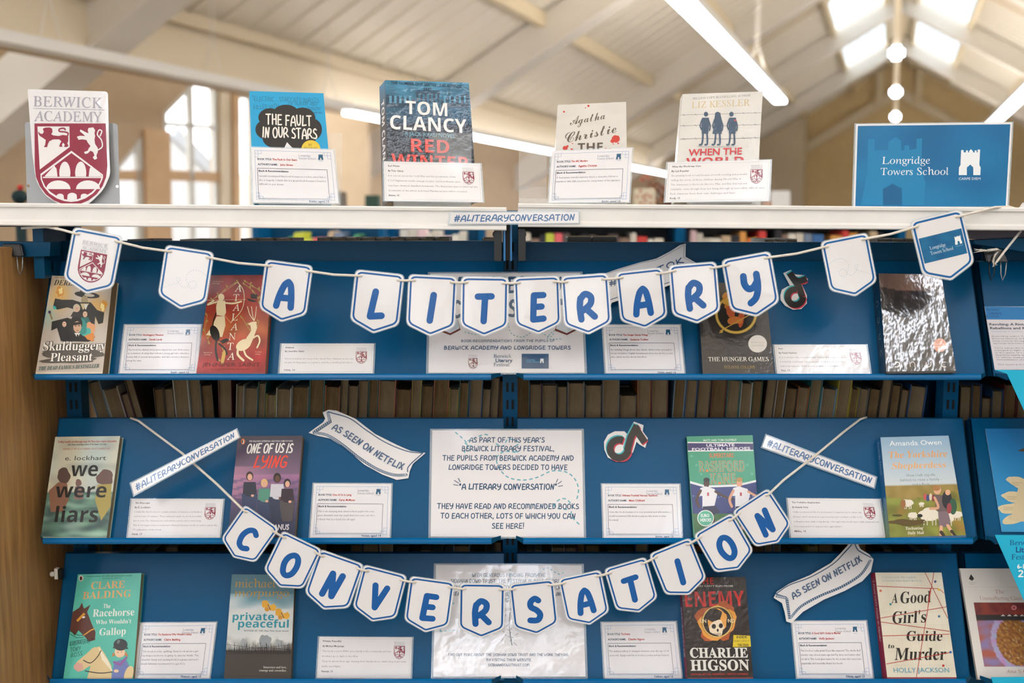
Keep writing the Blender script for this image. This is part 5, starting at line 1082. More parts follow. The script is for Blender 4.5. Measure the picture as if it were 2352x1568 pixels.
dbook('paperback_book', [(2204.6, 1305), (2392, 1305), (2440, 1556), (2245.4, 1555.5)], B2, .008, 'large thin white book with a painted golden disc at the right edge', a_unm, G5, m='print', ccol='#d6d2ca')
# --------- recommendation cards on the shelves
B0c, B1c, B2c = [shift(p, .003) for p in PLN]
lt_card([(287, 746), (462, 746), (453, 857), (275, 857)], B0c, 'Skulduggery Pleasant', 'Derek Landy', ['This book has almost every genre mixed into one: from come-', 'dy to horror. A story that follows a young girl who inherits a', 'house full of secrets and puzzles, and who meets a skeleton', 'along the way.'], 'Emily, aged 13', 'blue-bordered card left of the red archer paperback, top shelf')
ba_card([(647, 789), (859, 789), (856, 857), (642, 857)], B0c, ['Atalanta', 'By Jennifer Saint', '', 'This book follows the story of the Greek Hero, Atalanta, as she sets', 'sail with the Argonauts on a quest to steal the powerful golden fleece.', '', 'Olivia, 16'], 'low plain card with a maroon shield, below the pennants A and L', m='lamw')
lt_card([(1385, 746), (1561.6, 746), (1572, 857), (1391.6, 857)], B0c, 'The Hunger Games Trilogy', 'Suzanne Collins', ['An enticing trilogy about class divide, dictatorship and author-', 'itarian societies. I highly recommend these books for people', 'who enjoy stories about rebellion.'], 'Oisin, aged 14', 'blue-bordered card left of the black paperback with the gold ring')
ba_card([(1778, 791.5), (1989, 791.5), (1999, 858), (1785, 858)], B0c, ['Dune', 'By Frank Herbert', 'It is a unique take on interstellar fiction that is complex and', 'it actively contrasts other pieces of sci-fi and uses the', 'universal aspects of its world to make it relatable.', 'Alex, 17'], 'shiny card with glare and a maroon shield, left of the thick dark sleeved paperback', m='lamw')
ba_card([(303, 1145.5), (513, 1146), (504.6, 1234), (293.5, 1234)], B1c, ['We Were Liars', 'By E. Lockhart', 'I really like this book as it contains themes of mystery and family as', 'well as hints of romance. These elements made the book incredibly', 'fast to read. The characters are well written and the plot is interesting.', 'This book inspired me to read more fictional mystery works as well as watch the', 'TV adaptation of the book.', 'Heidi, 17'], 'plain card with a maroon shield right of the pale green paperback')
lt_card([(721, 1110), (899, 1111), (895, 1234), (712, 1234)], B1c, 'One of Us Is Lying', 'Karen McManus', ['This is an amazing story about school pupils who were', 'given detention and one pupil does not come out alive.', 'I think this is a book for all ages.'], 'Violet, aged 14', 'blue-bordered card below the left paper ribbon, middle row', serifb=True)
lt_card([(1383, 1111.5), (1560, 1112), (1566, 1235.6), (1387, 1235.6)], B1c, 'Ultimate Football Heroes: Rashford', 'Matt Oldfield', ['I love this book because it is very practical and informative. I', 'would recommend this book to anyone who loves or plays', 'football.'], 'Jonny, aged 13', 'blue-bordered card left of the green footballers paperback')
ba_card([(1809, 1144), (2020, 1146), (2034, 1234), (1817, 1234)], B1c, ['The Yorkshire Shepherdess', 'By Amanda Owen', 'I fully recommend this book because it inspired me to chase my', 'Dreams, and it showed me a good perspective on what it is like to be', 'a Shepherdess with a big family. I thought this book was really inspirational.', 'I recommend it to anyone into agriculture.', 'Millie, 13'], 'plain card with a maroon shield left of the shepherdess paperback')
lt_card([(322.8, 1430.6), (496.6, 1429), (480.6, 1557), (306.4, 1557)], B2c, "The Racehorse Who Wouldn't Gallop", 'Claire Balding', ['This book is a fun, uplifting, funny book about a girl', 'teaching a racehorse to gallop to save her family. This', 'cheerful, funny and exciting book is a great read and I', 'would definitely recommend it to ages 8-12.'], 'Eleanor, aged 13', 'blue-bordered card right of the turquoise horse paperback')
ba_card([(733.7, 1462), (946.5, 1463.4), (943, 1557), (728, 1556)], B2c, ['Private Peaceful', 'By Michael Morpurgo', 'This book is set in WW1 and a family in the countryside and two', 'brothers go to fight in the War.', 'They lie about their age, leaving their family alone, while they learn new', 'skills and fight.', 'Hannah, 13'], 'plain card with a maroon shield below the pennants N and V, bottom row')
lt_card([(1382, 1429.5), (1552, 1427.5), (1566, 1557), (1389, 1557)], B2c, 'The Enemy', 'Charlie Higson', ['The sickness killed or changed everyone over the age of 14', 'years-old. Gangs now live in broken London and are hunted.'], 'Callum, aged 16', 'blue-bordered card left of the burning skull paperback')
lt_card([(1819, 1426.6), (1989, 1425.8), (2005, 1557), (1831, 1557)], B2c, "A Good Girl's Guide to Murder", 'Holly Jackson', ['This book is really great if you like mystery! The Andie Bell', 'murder case closed years ago but Pip does not believe that', 'Sal did it. This book gives justice for the victims who were hurt', 'physically and mentally. Read this book!'], 'Olivia, aged 13', 'blue-bordered card left of the red thread paperback')
# --------- posters
def poster(q, pl, label, art, fr, m):
    P = [hit(x, y, pl) for x, y in q]; e = empty('poster', (P[2]+P[3])/2, label, 'poster', 'laminated posters on the sloping shelves')
    body('paper', P, .0008, pl[1], PAPER, e); film_ring(P, pl[1], e, .0035); cv = Cv(q, pl, fr, P=P); cv.bgc('#e2e1e4'); art(cv); cv.build('poster_print', M[m], e)
TL_ = '#5aa9ba'
def p_top(c):
    c.Hd('"A LITERARY', 1650, 240, 110, NAVY, .2, w=800, jit=.03); c.Hd('CONVERSATION"', 1640, 430, 120, NAVY, .2, w=860, jit=.03)
    for x, y in ((1190, 500), (2090, 500)):
        c.poly([(x-95, y+40), (x, y+75), (x+80, y+35), (x+60, y-40), (x, y-10), (x-70, y-30)], '#6a2a1c'); c.poly([(x-85, y+25), (x, y+60), (x, y-5), (x-65, y-40)], '#d8e2ea'); c.poly([(x, y+60), (x+72, y+22), (x+55, y-50), (x, y-5)], '#cddae6')
        for k in range(5): c.line([(x+10, y+k*10), (x+60, y-20+k*9)], 1.5, '#7a8aa0')
    c.line([(1300, 550), (1400, 570), (1500, 530), (1620, 470), (1660, 560), (1750, 590), (1850, 540), (1960, 590), (1990, 540), (1940, 600), (2050, 605)], 5, TL_, sm=True, dash=(14, 12))
    c.Hd('BOOK RECOMMENDATIONS FROM THE PUPILS OF', 1635, 627, 17, NAVY, .17, w=715); c.Hd('BERWICK ACADEMY AND LONGRIDGE TOWERS', 1630, 684, 26, NAVY, .2, w=965)
    crest(c, 1330, 751, 71, '#6c2028'); c.T('Berwick', 1596, 748, 26, NAVY, 'ser', w=138); c.T('Literary', 1605, 780, 25, NAVY, 'bold', w=128); c.T('Festival', 1588, 812, 26, NAVY, 'ser', w=125)
    c.rect(1741, 718, 1949, 828, '#0c4a74'); c.T('Longridge', 1776, 769, 11, '#5aa6cc', 'serif', w=68, al='l'); c.T('Towers School', 1776, 784, 11, '#5aa6cc', 'serif', w=96, al='l'); castle(c, 1882, 752, 30, '#dfe6ea')
def p_mid(c):
    for pts in ([(885, 175), (930, 215), (955, 250), (935, 290), (980, 260), (940, 235), (1000, 205), (1050, 188), (1080, 200)], [(1110, 240), (1150, 255), (1180, 215), (1240, 235), (1200, 270), (1235, 290), (1160, 285), (1115, 320), (1130, 380), (1180, 430), (1260, 445), (1340, 430), (1420, 395), (1500, 400), (1550, 440), (1570, 500), (1555, 570)], [(1430, 590), (1460, 555), (1500, 550), (1535, 590), (1530, 640), (1575, 690)], [(1435, 575), (1450, 600), (1540, 610)]): c.line(pts, 7, TL_, sm=True, dash=(20, 14), caps=False)
    for t, x, y, w in (("AS PART OF THIS YEAR'S", 1172, 233, 420), ('BERWICK LITERARY FESTIVAL,', 1178, 282, 515), ('THE PUPILS FROM BERWICK ACADEMY AND', 1179, 335, 730), ('LONGRIDGE TOWERS DECIDED TO HAVE', 1178, 387, 660), ('THEY HAVE READ AND RECOMMENDED BOOKS', 1178, 603, 780), ('TO EACH OTHER, LOTS OF WHICH YOU CAN', 1178, 656, 740), ('SEE HERE!', 1178, 711, 175)): c.Hd(t, x, y, 27, '#07486c', .19, w=w)
    c.Hd('"A LITERARY CONVERSATION"', 1178, 497, 30, '#07486c', .2, w=540)
    for pts in (((875, 470), (900, 475)), ((880, 447), (903, 462)), ((902, 435), (912, 455)), ((1482, 476), (1458, 480)), ((1476, 452), (1456, 466)), ((1455, 440), (1446, 458))): c.line(list(pts), 4, '#07486c')
def p_bot(c):
    c.Hd('WITH GENEROUS FUNDING FROM THE', 1183, 980, 20, '#123c58', .18, w=415); c.Hd('SIOBHAN DOWD TRUST, THE FESTIVAL IS ABLE TO BRING', 1175, 1014, 20, '#123c58', .18, w=640); c.Hd('PUPILS AND AUTHORS TOGETHER, WITH BERWICK', 1175, 1050, 20, '#123c58', .18, w=600); c.Hd('READING, WRITING AND THE MAGIC OF STORYTELLING', 1175, 1086, 20, '#123c58', .18, w=620); c.Hd('TO YOUNG READERS', 1180, 1122, 20, '#123c58', .18, w=230)
    c.line([(1190, 935), (1192, 990), (1188, 1050), (1180, 1110)], 6, TL_, dash=(12, 14)); c.line([(1340, 975), (1365, 945), (1400, 930), (1440, 955), (1470, 965), (1500, 945)], 6, TL_, sm=True, dash=(12, 12)); c.line([(800, 1285), (850, 1160), (870, 1130), (900, 1140)], 6, TL_, sm=True, dash=(12, 12)); c.line([(800, 1285), (900, 1278)], 6, TL_, dash=(12, 12))
    rr = random.Random(4)
    for k in range(26):
        x, y = 1190+rr.uniform(-45, 45), 1170+k*7; c.line([(x, y), (x+rr.uniform(-22, 22), y+rr.uniform(4, 18))], 2.4, '#4a4c50')
    c.line([(1190, 1180), (1185, 1260), (1200, 1360)], 5, '#4a4c50', sm=True); c.T('SIOBHAN DOWD TRUST', 1190, 1170, 14, '#4a4c50', 'sans', w=170)
    c.Hd('FIND OUT MORE ABOUT THE SIOBHAN DOWD TRUST AND THE WORK THEY DO,', 1180, 1420, 13, '#123c58', .19, w=660); c.Hd('BY VISITING THEIR WEBSITE', 1182, 1448, 13, '#123c58', .19, w=242); c.Hd('SIOBHANDOWDTRUST.COM', 1182, 1476, 13, '#123c58', .19, w=225)
poster([(988, 628), (1333, 627), (1343, 856), (984, 856)], B0c, 'white poster half hidden behind the pennants L I T E R, top row', p_top, F5, 'lamw')
poster([(993, 988), (1336, 988), (1341, 1233), (989, 1232)], B1c, 'white poster with blue hand lettering in the middle of the middle row', p_mid, G2, 'lam')
poster([(1001.5, 1297), (1336, 1298), (1345, 1553), (995, 1553)], B2c, 'shiny white poster with glare behind the lower pennants, bottom row', p_bot, G2, 'lamw')
# --------- pennants
PY = 2.032
POUT = rounded([(0, 0), (109, 0), (109, 113), (54.5, 137), (0, 113)], [13, 13, 12, 5, 12], 5)
def inset(d): return rounded([(d, d), (109-d, d), (109-d, 113-d*.72), (54.5, 137-d*1.12), (d, 113-d*.72)], [11, 11, 11, 4, 11], 5)
def pennant(h1, h2, what, art, label, low=False, i=0):
    (x1, y1), (x2, y2) = h1, h2; d = math.hypot(x2-x1, y2-y1); k = d/84; ang = math.atan2(y2-y1, x2-x1); ky = .945 if low else 1
    def px(lx, ly):
        a_, b_ = (lx-12.5)*k, (ly-12.5)*k*ky; return (x1+a_*math.cos(ang)-b_*math.sin(ang), y1+a_*math.sin(ang)+b_*math.cos(ang))
    rr = random.Random(i*7+3); tw = rr.uniform(-.004, .004); bt = rr.uniform(-.010, .0)
    q = [px(0, 0), px(109, 0), px(109, 137), px(0, 137)]; P = [at(*q[0], PY+tw), at(*q[1], PY-tw), at(*q[2], PY-tw+bt), at(*q[3], PY+tw+bt)]
    n = (P[3]-P[0]).cross(P[1]-P[0]).normalized(); n = n if n.y < 0 else -n
    P[2] = P[1]+P[3]-P[0]
    f = lambda pts: [bil(P, a_/109, b_/137) for a_, b_ in pts]
    e = empty('pennant', f([(54.5, 12)])[0], label, 'pennant', 'lettered pennants of the lower string' if low else 'pennants of the upper string')
    hs = [[(hx_+2.7*math.cos(t*math.pi/5), 12.5+2.7*math.sin(t*math.pi/5)) for t in range(10)] for hx_ in (12.5, 96.5)]
    mb = MB().prism(f(POUT), -n*.0007, holes=[f(h) for h in hs]); mb.build('paper', PAPER_L, e)
    big = [((a_-54.5)*1.035+54.5, (b_-66)*1.028+66) for a_, b_ in POUT]
    MB().prism([p-n*.0001 for p in f(big)], -n*.0004, holes=[f(POUT)]).build('laminate_edge', M['film'], e)
    cv = Cv(q, (P[0], n), W=109, H=137, P=P); cv.line(inset(5.2), 4.2, what.get('edge', '#00569c'), closed=True); cv.build('blue_border', M['lam'], e, clamp=False)
    cv = Cv(q, (P[0], n), W=109, H=137, P=P); art(cv); cv.build(what.get('part', 'printed_letter'), M['lam'], e, clamp=False)
    return f([(12.5, 12.5), (96.5, 12.5)])
PAPER_L = mat('laminated white card', '#e2e2e4', .35, coat=.8, coat_r=.08, bump=(30, .25))
def letter(ch, sl=0):
    col = '#0057a0'
    def art(c):
        g = HG[ch]; h = 58; c.Hd(ch, 54.5, 102, h, col, .26, w=g[0]*h*(.92 if ch in 'AORNVTYSCE' else .9), jit=0, shear=sl)
    return art
def a_dash(c):
    for pts in ([(8, 96), (22, 88), (38, 80), (44, 70), (36, 68), (40, 78), (52, 88), (62, 86)], [(62, 86), (66, 74), (76, 70), (82, 80), (72, 88), (62, 78), (56, 62), (66, 48), (84, 46), (104, 56)]): c.line(pts, 1.0, '#a9c4cc', sm=True, dash=(3, 3))
def a_dash2(c):
    for pts in ([(101, 96), (87, 88), (71, 80), (65, 70), (73, 68), (69, 78), (57, 88), (47, 86)], [(47, 86), (43, 74), (33, 70), (27, 80), (37, 88), (47, 78), (53, 62), (43, 48), (25, 46), (5, 56)]): c.line(pts, 1.0, '#a9c4cc', sm=True, dash=(3, 3))
def a_lt(c):
    c.grad(lambda u, v: mix(hx('#0b5a8c'), hx('#0d6d9c'), .5+.9*N3(u*4, v*4)), 12, 8, (9/109, 38/137, 100/109, 91/137)); c.T('Longridge', 27, 66, 7, '#cfe0ea', 'ser', w=34, al='l'); c.T('Towers School', 27, 77, 7, '#cfe0ea', 'ser', w=48, al='l'); castle(c, 80, 51, 15, '#e8eef0'); c.rect(80, 71.5, 95, 72.3, '#7fb0c8')
TOPH = [((179.8, 537), (266.6, 553.6)), ((391.9, 577.4), (476.3, 590.4)), ((621.6, 610.4), (704.2, 621.4)), ((828.8, 633.3), (914.2, 642.6)), ((951.4, 643.5), (1036.5, 647.6)), ((1072.3, 648.2), (1155.3, 649.4)), ((1192.5, 649.1), (1273, 646.1)), ((1302, 646.7), (1385, 640.8)), ((1427.8, 637), (1509.8, 628)), ((1549.6, 621.6), (1633.2, 614.6)), ((1672.8, 607.7), (1758.2, 592.1)), ((1899.6, 565.5), (1982, 549.2)), ((2106.7, 519.6), (2197.4, 497.4))]
LOWH = [((565.5, 1174.3), (625.5, 1216.3)), ((654.8, 1233.6), (724.2, 1267.1)), ((742.8, 1276.2), (820.5, 1303.5)), ((844.5, 1310.1), (920.5, 1329.9)), ((952.7, 1335.7), (1031.2, 1346.4)), ((1067.2, 1350.6), (1147.8, 1351.8)), ((1182.1, 1351), (1260.6, 1342.3)), ((1295.7, 1337.4), (1370.1, 1321.7)), ((1402.1, 1313.7), (1475, 1292.5)), ((1506.2, 1278.5), (1578.3, 1249.3)), ((1609.2, 1231.6), (1676.5, 1193.2)), ((1697.7, 1177.5), (1760.6, 1136.3))]
tops = []
spec = [('crest', lambda c: crest(c, 24.5, 45, 60), 'pennant with a maroon shield, left end of the upper string')] + [('dash', a_dash, 'blank pennant with a faint dotted line, second from the left end of the upper string')]
for ch, lab in zip('ALITERARY', ['over the gap right of the red paperback', 'below the left white rail between A and I', 'over the left edge of the top poster', 'over the top poster just left of centre post', 'just right of the centre post', 'over the right edge of the top poster', 'in front of the pale ribbon', 'right of the pale ribbon, beside Y', 'above the black paperback with the gold ring']):
    spec.append((ch, letter(ch, .0), 'pennant with blue letter %s, upper string, %s' % (ch, lab)))
spec += [('dash', a_dash2, 'blank pennant with a faint dotted line above the thick dark sleeved paperback'), ('lt', a_lt, 'pennant with a blue school panel and castle, right end of the upper string')]
for i, ((h1, h2), (w_, art, lab)) in enumerate(zip(TOPH, spec)): tops.append(pennant(h1, h2, {'part': {'crest': 'printed_crest', 'dash': 'dotted_line', 'lt': 'school_panel'}.get(w_, 'printed_letter'), 'edge': '#0660a0' if w_ in ('crest', 'dash', 'lt') else '#00569c'}, art, lab, i=i))
lows = []
where = ['over the purple paperback', 'right of C below the purple paperback', 'third of the lower string, right of O', 'fourth of the lower string', 'left edge of the bottom poster', 'over the bottom poster left of the centre post', 'over the bottom poster right of the centre post', 'right edge of the bottom poster', 'above the card beside the skull paperback', 'above the skull paperback', 'between I and N over the green paperback', 'right end of the lower string']
for i, (ch, (h1, h2), lab) in enumerate(zip('CONVERSATION', LOWH, where)): lows.append(pennant(h1, h2, {}, letter(ch), 'pennant with blue letter %s, lower string, %s' % (ch, lab), low=True, i=20+i))
# --------- twine
def twine(holes, pre, post, label):
    e = empty('bunting_string', holes[0][0], label, 'string')
    pts = list(pre)
    for i, (a_, b_) in enumerate(holes):
        o = Vector((0, -.0028, 0)); bk = Vector((0, .0034, 0)); d = (b_-a_).normalized()*.0045
        pts += [a_-d+o, a_+o*.6, a_+d*.5+bk*.5, a_+d*1.4+bk, b_-d*1.4+bk, b_-d*.5+bk*.5, b_+o*.6, b_+d+o]
        if i < len(holes)-1:
            q = holes[i+1][0]; m = (b_+q)/2; m.z -= (q-b_).length*.025; pts.append(m+o)
    pts += list(post); MB().tube(pts, .0024, 8).build('twine', M['string'], e, smooth=True); return e
pre = [at(50, 524, 2.10), at(105, 521, 2.075), at(140, 527, 2.045)]
post = [at(2250, 485, 2.035), at(2285, 476, 2.045), at(2318, 475, 2.062), at(2335, 480, 2.07)]
twine(tops, pre, post, 'cream cotton string of the upper pennants')
e = twine(lows, [at(300, 960, 2.178), at(318, 966, 2.166), at(420, 1042, 2.11), at(500, 1113, 2.055)], [at(1800, 1102, 2.05), at(1870, 1048, 2.08), at(1940, 990, 2.14), at(1975, 963, 2.168), at(1990, 958, 2.178)], 'cream cotton string of the lower pennants')
# knots, tails and binder clips at both ends
def clip(x, y, lab):
    p = at(x, y, 2.09); e = empty('binder_clip', p, lab, 'clip')
    MB().hexa([(p.x-.019, p.y-.012, p.z-.010), (p.x+.022, p.y-.012, p.z-.010), (p.x+.018, p.y+.012, p.z-.008), (p.x-.02, p.y+.012, p.z-.008), (p.x-.023, p.y-.004, p.z+.013), (p.x+.014, p.y-.004, p.z+.013), (p.x+.014, p.y+.008, p.z+.015), (p.x-.023, p.y+.008, p.z+.015)]).build('clip_body', M['black'], e, bev=.002)
    for s in (-1, 1):
        q = p+Vector((s*.011+.002, -.008, -.01)); MB().tube([q+Vector((-.005, 0, 0)), q+Vector((-.004, -.001, -.022)), q+Vector((0, -.001, -.034)), q+Vector((.005, -.001, -.022)), q+Vector((.006, 0, 0))], .0013, 6).build('wire_lever', M['steel'] if s > 0 else M['black'], e, smooth=True)
clip(33, 577, 'black binder clip under the left end of the white rail'); clip(2285, 590, 'black binder clip under the right end of the white rail')
def cord(name, pxs, Y, r, lab, cat='string', tails=()):
    pts = [at(x, y, Y) for x, y in pxs]; e = empty(name, pts[0], lab, cat)
    MB().tube(pts, r, 8).build('twine', M['string'], e, smooth=True)
    for t in tails: MB().tube([at(x, y, Y) for x, y in t], r*.55, 6, [1]*(len(t)-1)+[.4]).build('frayed_end', M['string'], e, smooth=True)
cord('string_tail', [(0, 655), (3, 668), (5, 690), (10, 712)], 2.06, .0024, 'loose cream string end at the left edge of the photo', tails=[[(2, 668), (8, 676), (11, 681)]])
cord('string_tail', [(2345, 530), (2325, 555), (2305, 580), (2290, 600), (2284, 607), (2281, 600), (2285, 585), (2298, 573), (2290, 572), (2268, 575)], 2.075, .0024, 'knotted cream string tied to the right binder clip', tails=[[(2270, 575), (2250, 574), (2237, 571)], [(2270, 575), (2250, 577), (2236, 580)], [(2270, 575), (2252, 573), (2238, 575)], [(2284, 604), (2280, 612), (2290, 608), (2279, 604), (2286, 610)]])
# --------- strips and ribbons
def strip(q, pl, label, bend=None, w=1.0):
    P = [hit(x, y, pl) for x, y in q]; n = pl[1]; e = empty('hashtag_strip', (P[2]+P[3])/2, label, 'strip', 'hashtag strips')
    body('paper', P, .0006, n, PAPER_L, e); L = math.dist(q[0], q[1]); Hh = math.dist(q[0], q[3])
    MB().prism([bil(P, u, v)-n*.0001 for u, v in ((-.012, -.12), (1.012, -.12), (1.012, 1.12), (-.012, 1.12))], -n*.0004, holes=[P]).build('laminate_edge', M['film'], e)
    cv = Cv(q, pl, W=L, H=Hh, P=P); cv.Hd('#ALITERARYCONVERSATION', L/2, Hh*.76, Hh*.52, '#0a5a94', .2, w=L*.93*w, jit=.08); cv.build('printed_letters', M['lamw'], e)
strip([(1037, 488), (1329, 487), (1329, 512), (1032, 514)], YP(2.0485), 'hashtag strip stuck on the white rail over the centre gap')
S2 = (at(420, 1060, 2.075), B1[1])
strip([(301, 1110), (543, 986), (549, 1004), (308, 1136)], S2, 'hashtag strip slanting upward to the right beside the purple paperback')
strip([(1760, 1000), (2012, 1096), (2007, 1119), (1751, 1026)], shift(B1, .006), 'hashtag strip slanting downward left of the shepherdess paperback')
def ribbon(out, lines, hatch, text, path, pl, label, fr, h, off=.0008):
    px = [(fr[0]+x/fr[2], fr[1]+y/fr[2]) for x, y in out]; P3 = [hit(x, y, pl) for x, y in px]; n = pl[1]
    e = empty('paper_ribbon', P3[0], label, 'ribbon', 'cut out paper ribbons'); MB().prism(P3, -n*.0008).build('paper', PAPER_L, e)
    xs, ys = [p[0] for p in px], [p[1] for p in px]; x0, x1, y0, y1 = min(xs), max(xs), min(ys), max(ys)
    cv = Cv([(x0, y0), (x1, y0), (x1, y1), (x0, y1)], pl, fr)
    for l in lines: cv.line(l, 6, NAVY, sm=len(l) > 2)
    for l, a_ in hatch:
        cv.line(l, 15, NAVY, sm=len(l) > 2); pp = smooth(l, 10) if len(l) > 2 else [(l[0][0]+(l[1][0]-l[0][0])*k/8, l[0][1]+(l[1][1]-l[0][1])*k/8) for k in range(9)]
        for (x, y) in pp: cv.line([(x-a_[0], y-a_[1]), (x+a_[0], y+a_[1])], 2.6, '#c8d6e2', caps=False)
    cv.Hd(text, 0, 0, h, '#0a4c7a', .2, path=path, jit=.05); cv.build('ribbon_print', M['lamw'], e, clamp=False)
ribbon([(70, 178), (150, 120), (162, 100), (148, 65), (180, 50), (225, 55), (330, 100), (440, 185), (560, 245), (640, 280), (720, 290), (650, 350), (632, 390), (625, 430), (560, 440), (480, 410), (380, 355), (270, 260), (190, 210), (120, 195)],
       [[(180, 62), (205, 70), (300, 100), (390, 165), (500, 235), (620, 283), (705, 292)], [(705, 292), (645, 345)], [(645, 345), (622, 372), (620, 395)], [(180, 62), (196, 120)], [(196, 120), (110, 178)]],
       [([(100, 180), (170, 192), (250, 240), (350, 318), (450, 380), (540, 412), (612, 412)], (3, 6)), ([(178, 70), (186, 112)], (6, -2)), ([(180, 122), (100, 176)], (3, 6))], 'AS SEEN ON NETFLIX', [(200, 158), (290, 210), (400, 285), (500, 345), (588, 385)], shift(B1, .004), 'white paper ribbon with blue lettering, left of the middle poster', G2, 34)
ribbon([(92, 1080), (110, 1045), (180, 1000), (300, 950), (420, 880), (480, 820), (530, 765), (575, 768), (590, 800), (640, 830), (665, 860), (650, 930), (600, 985), (500, 1040), (380, 1090), (260, 1160), (195, 1225), (165, 1215), (155, 1160), (140, 1110)],
       [[(105, 1060), (180, 1010), (300, 965), (430, 890), (500, 820), (540, 775)], [(560, 775), (580, 810), (650, 850)], [(160, 1075), (180, 1200)], [(105, 1060), (165, 1078)]],
       [([(190, 1195), (250, 1130), (360, 1070), (480, 1020), (590, 950), (645, 870)], (3, 7)), ([(110, 1072), (160, 1082)], (3, 6)), ([(168, 1090), (182, 1190)], (6, 2))], 'AS SEEN ON NETFLIX', [(205, 1088), (290, 1040), (400, 985), (500, 930), (598, 872)], shift(B2, .014), 'white paper ribbon with blue lettering above the card beside the red thread paperback', G4, 34)
FR = (1380, 540, 7.84)
ribbon([(-60, 760), (100, 680), (300, 610), (700, 490), (1000, 420), (1250, 290), (1420, 180), (1530, 150), (1525, 390), (1720, 500), (1640, 700), (1500, 800), (1240, 900), (900, 1020), (500, 1110), (200, 1215), (180, 1260), (-40, 1300)],
       [[(100, 700), (300, 635), (700, 510), (1020, 440), (1300, 290), (1505, 175)], [(1505, 175), (1490, 405)], [(1490, 405), (1680, 510)]], [([(150, 1170), (500, 1060), (900, 960), (1240, 850), (1480, 760)], (14, 26))], '#BOOKTOK', [(160, 930), (500, 860), (900, 740), (1200, 620), (1490, 500)], shift(B0, .02), 'pale blue-grey paper ribbon half hidden behind the pennants A and R', FR, 95)
# --------- note-shaped cut outs
def note(ring, r, w, stem, flag, pl, label, fr, base):
    e = empty('note_cutout', hit(fr[0]+ring[0]/fr[2], fr[1]+(ring[1]+r)/fr[2], pl), label, 'sticker', 'note-shaped cut outs'); n = pl[1]
    px = [(fr[0]+x/fr[2], fr[1]+y/fr[2]) for x, y in base]; MB().prism([hit(x, y, pl) for x, y in px], -n*.0008).build('white_backing', PAPER_L, e)
    xs, ys = [p[0] for p in px], [p[1] for p in px]; q = [(min(xs), min(ys)), (max(xs), min(ys)), (max(xs), max(ys)), (min(xs), max(ys))]
    cv = Cv(q, pl, fr)
    a0 = math.atan2(stem[0][1]-ring[1], stem[0][0]-ring[0])
    for dx, dy, col in ((-6, -7, '#35aeb8'), (6, 7, '#c02844'), (0, 0, '#141416')):
        arc = [(ring[0]+dx+r*math.cos(a0+t*math.pi/12), ring[1]+dy+r*math.sin(a0+t*math.pi/12)) for t in range(0, 20)]
        cv.line(arc, w, col, caps=False); cv.line([(x+dx, y+dy) for x, y in stem], w, col, caps=False); cv.line([(x+dx, y+dy) for x, y in flag], w, col, sm=True, caps=False)
    cv.build('note_print', M['lam'], e)
note((205, 226), 52, 40, [(252, 235), (272, 160), (308, 92)], [(296, 96), (312, 130), (352, 190)], shift(B1, .004), 'note-shaped sticker, ring left and stem leaning right, middle row', G3, [(120, 230), (118, 185), (140, 145), (180, 125), (235, 125), (250, 140), (290, 70), (345, 90), (340, 125), (370, 165), (355, 220), (320, 200), (305, 185), (285, 245), (240, 295), (190, 300), (140, 275)])
note((882, 1412), 48, 38, [(926, 1410), (906, 1350), (846, 1262)], [(850, 1264), (876, 1300), (908, 1312), (952, 1298)], shift(B0, .004), 'note-shaped sticker right of pennant Y, top row', F3, [(790, 1400), (800, 1365), (835, 1345), (850, 1340), (808, 1262), (855, 1242), (880, 1270), (935, 1275), (962, 1300), (950, 1330), (925, 1335), (955, 1400), (955, 1450), (920, 1485), (870, 1490), (820, 1465), (792, 1430)])
# ================= THINGS ON THE CANOPY =================
def lean(y_base_px, Y, deg):
    a_ = math.radians(deg); p = at(1176, y_base_px, Y); return (p, Vector((0, -math.cos(a_), math.sin(a_))))
CB = lean(468, 2.10, 12)
def stand(x0, x1, label, ytop, lipx=None, lo=0):
    """easel of clear acrylic: back plate, foot and front lip"""
    b0, b1 = at(x0, 470, 2.09), at(x1, 470, 2.09); z = ZTOP; e = empty('acrylic_stand', (b0+b1)/2, label, 'stand', 'clear acrylic book stands')
    n = CB[1]; up = Vector((0, n.z, -n.y)); l = (at(0, ytop, 2.15).z-z)
    B0_ = Vector((b0.x, 2.150, z+.001)); B1_ = Vector((b1.x, 2.150, z+.001))
    MB().prism([B0_, B1_, B1_+up*l, B0_+up*l], Vector((0, .003, 0))).build('back_plate', M['acrylic'], e)
    MB().box(b0.x, b1.x, 2.08, 2.153, z, z+.003).build('foot_plate', M['acrylic'], e)
    MB().box(b0.x, b1.x, 2.078, 2.081, z, z+.016).build('front_lip', M['acrylic'], e)
    MB().prism([Vector((b0.x, 2.153, z+.003)), Vector((b0.x, 2.2, z+.003)), Vector((b0.x, 2.165, z+.04))], Vector((b1.x-b0.x, 0, 0))).build('rear_strut', M['acrylic'], e)
def topbook(*a, **k): return dbook(*a, **k)
def yawed(px, Y, deg, lean_=12):
    p = at(px, 468, Y); p.z = CB[0].z; a_, l = math.radians(deg), math.radians(lean_); return (p, Vector((math.sin(a_)*math.cos(l), -math.cos(a_)*math.cos(l), math.sin(l))))
b = topbook('hardback_book', [(573, 209), (743, 214), (765, 466), (583, 464)], shift(yawed(670, 2.125, 15), -.03), .03, 'turquoise hardback with a black cloud, standing on the rail', a_fault, F1, m='gloss', ccol='#1593bb', hard=True, spine=lambda c: c.bgc('#1593bb'), ext=0)
b = topbook('paperback_book', [(885, 184), (1077, 190), (1096, 466), (892, 464)], shift(yawed(985, 2.15, 23), -.042), .042, 'thick dark blue and red sleeved thriller standing on the rail', a_red, F2, m='sleeve', ccol='#222a34', spine=s_red, ext=0)
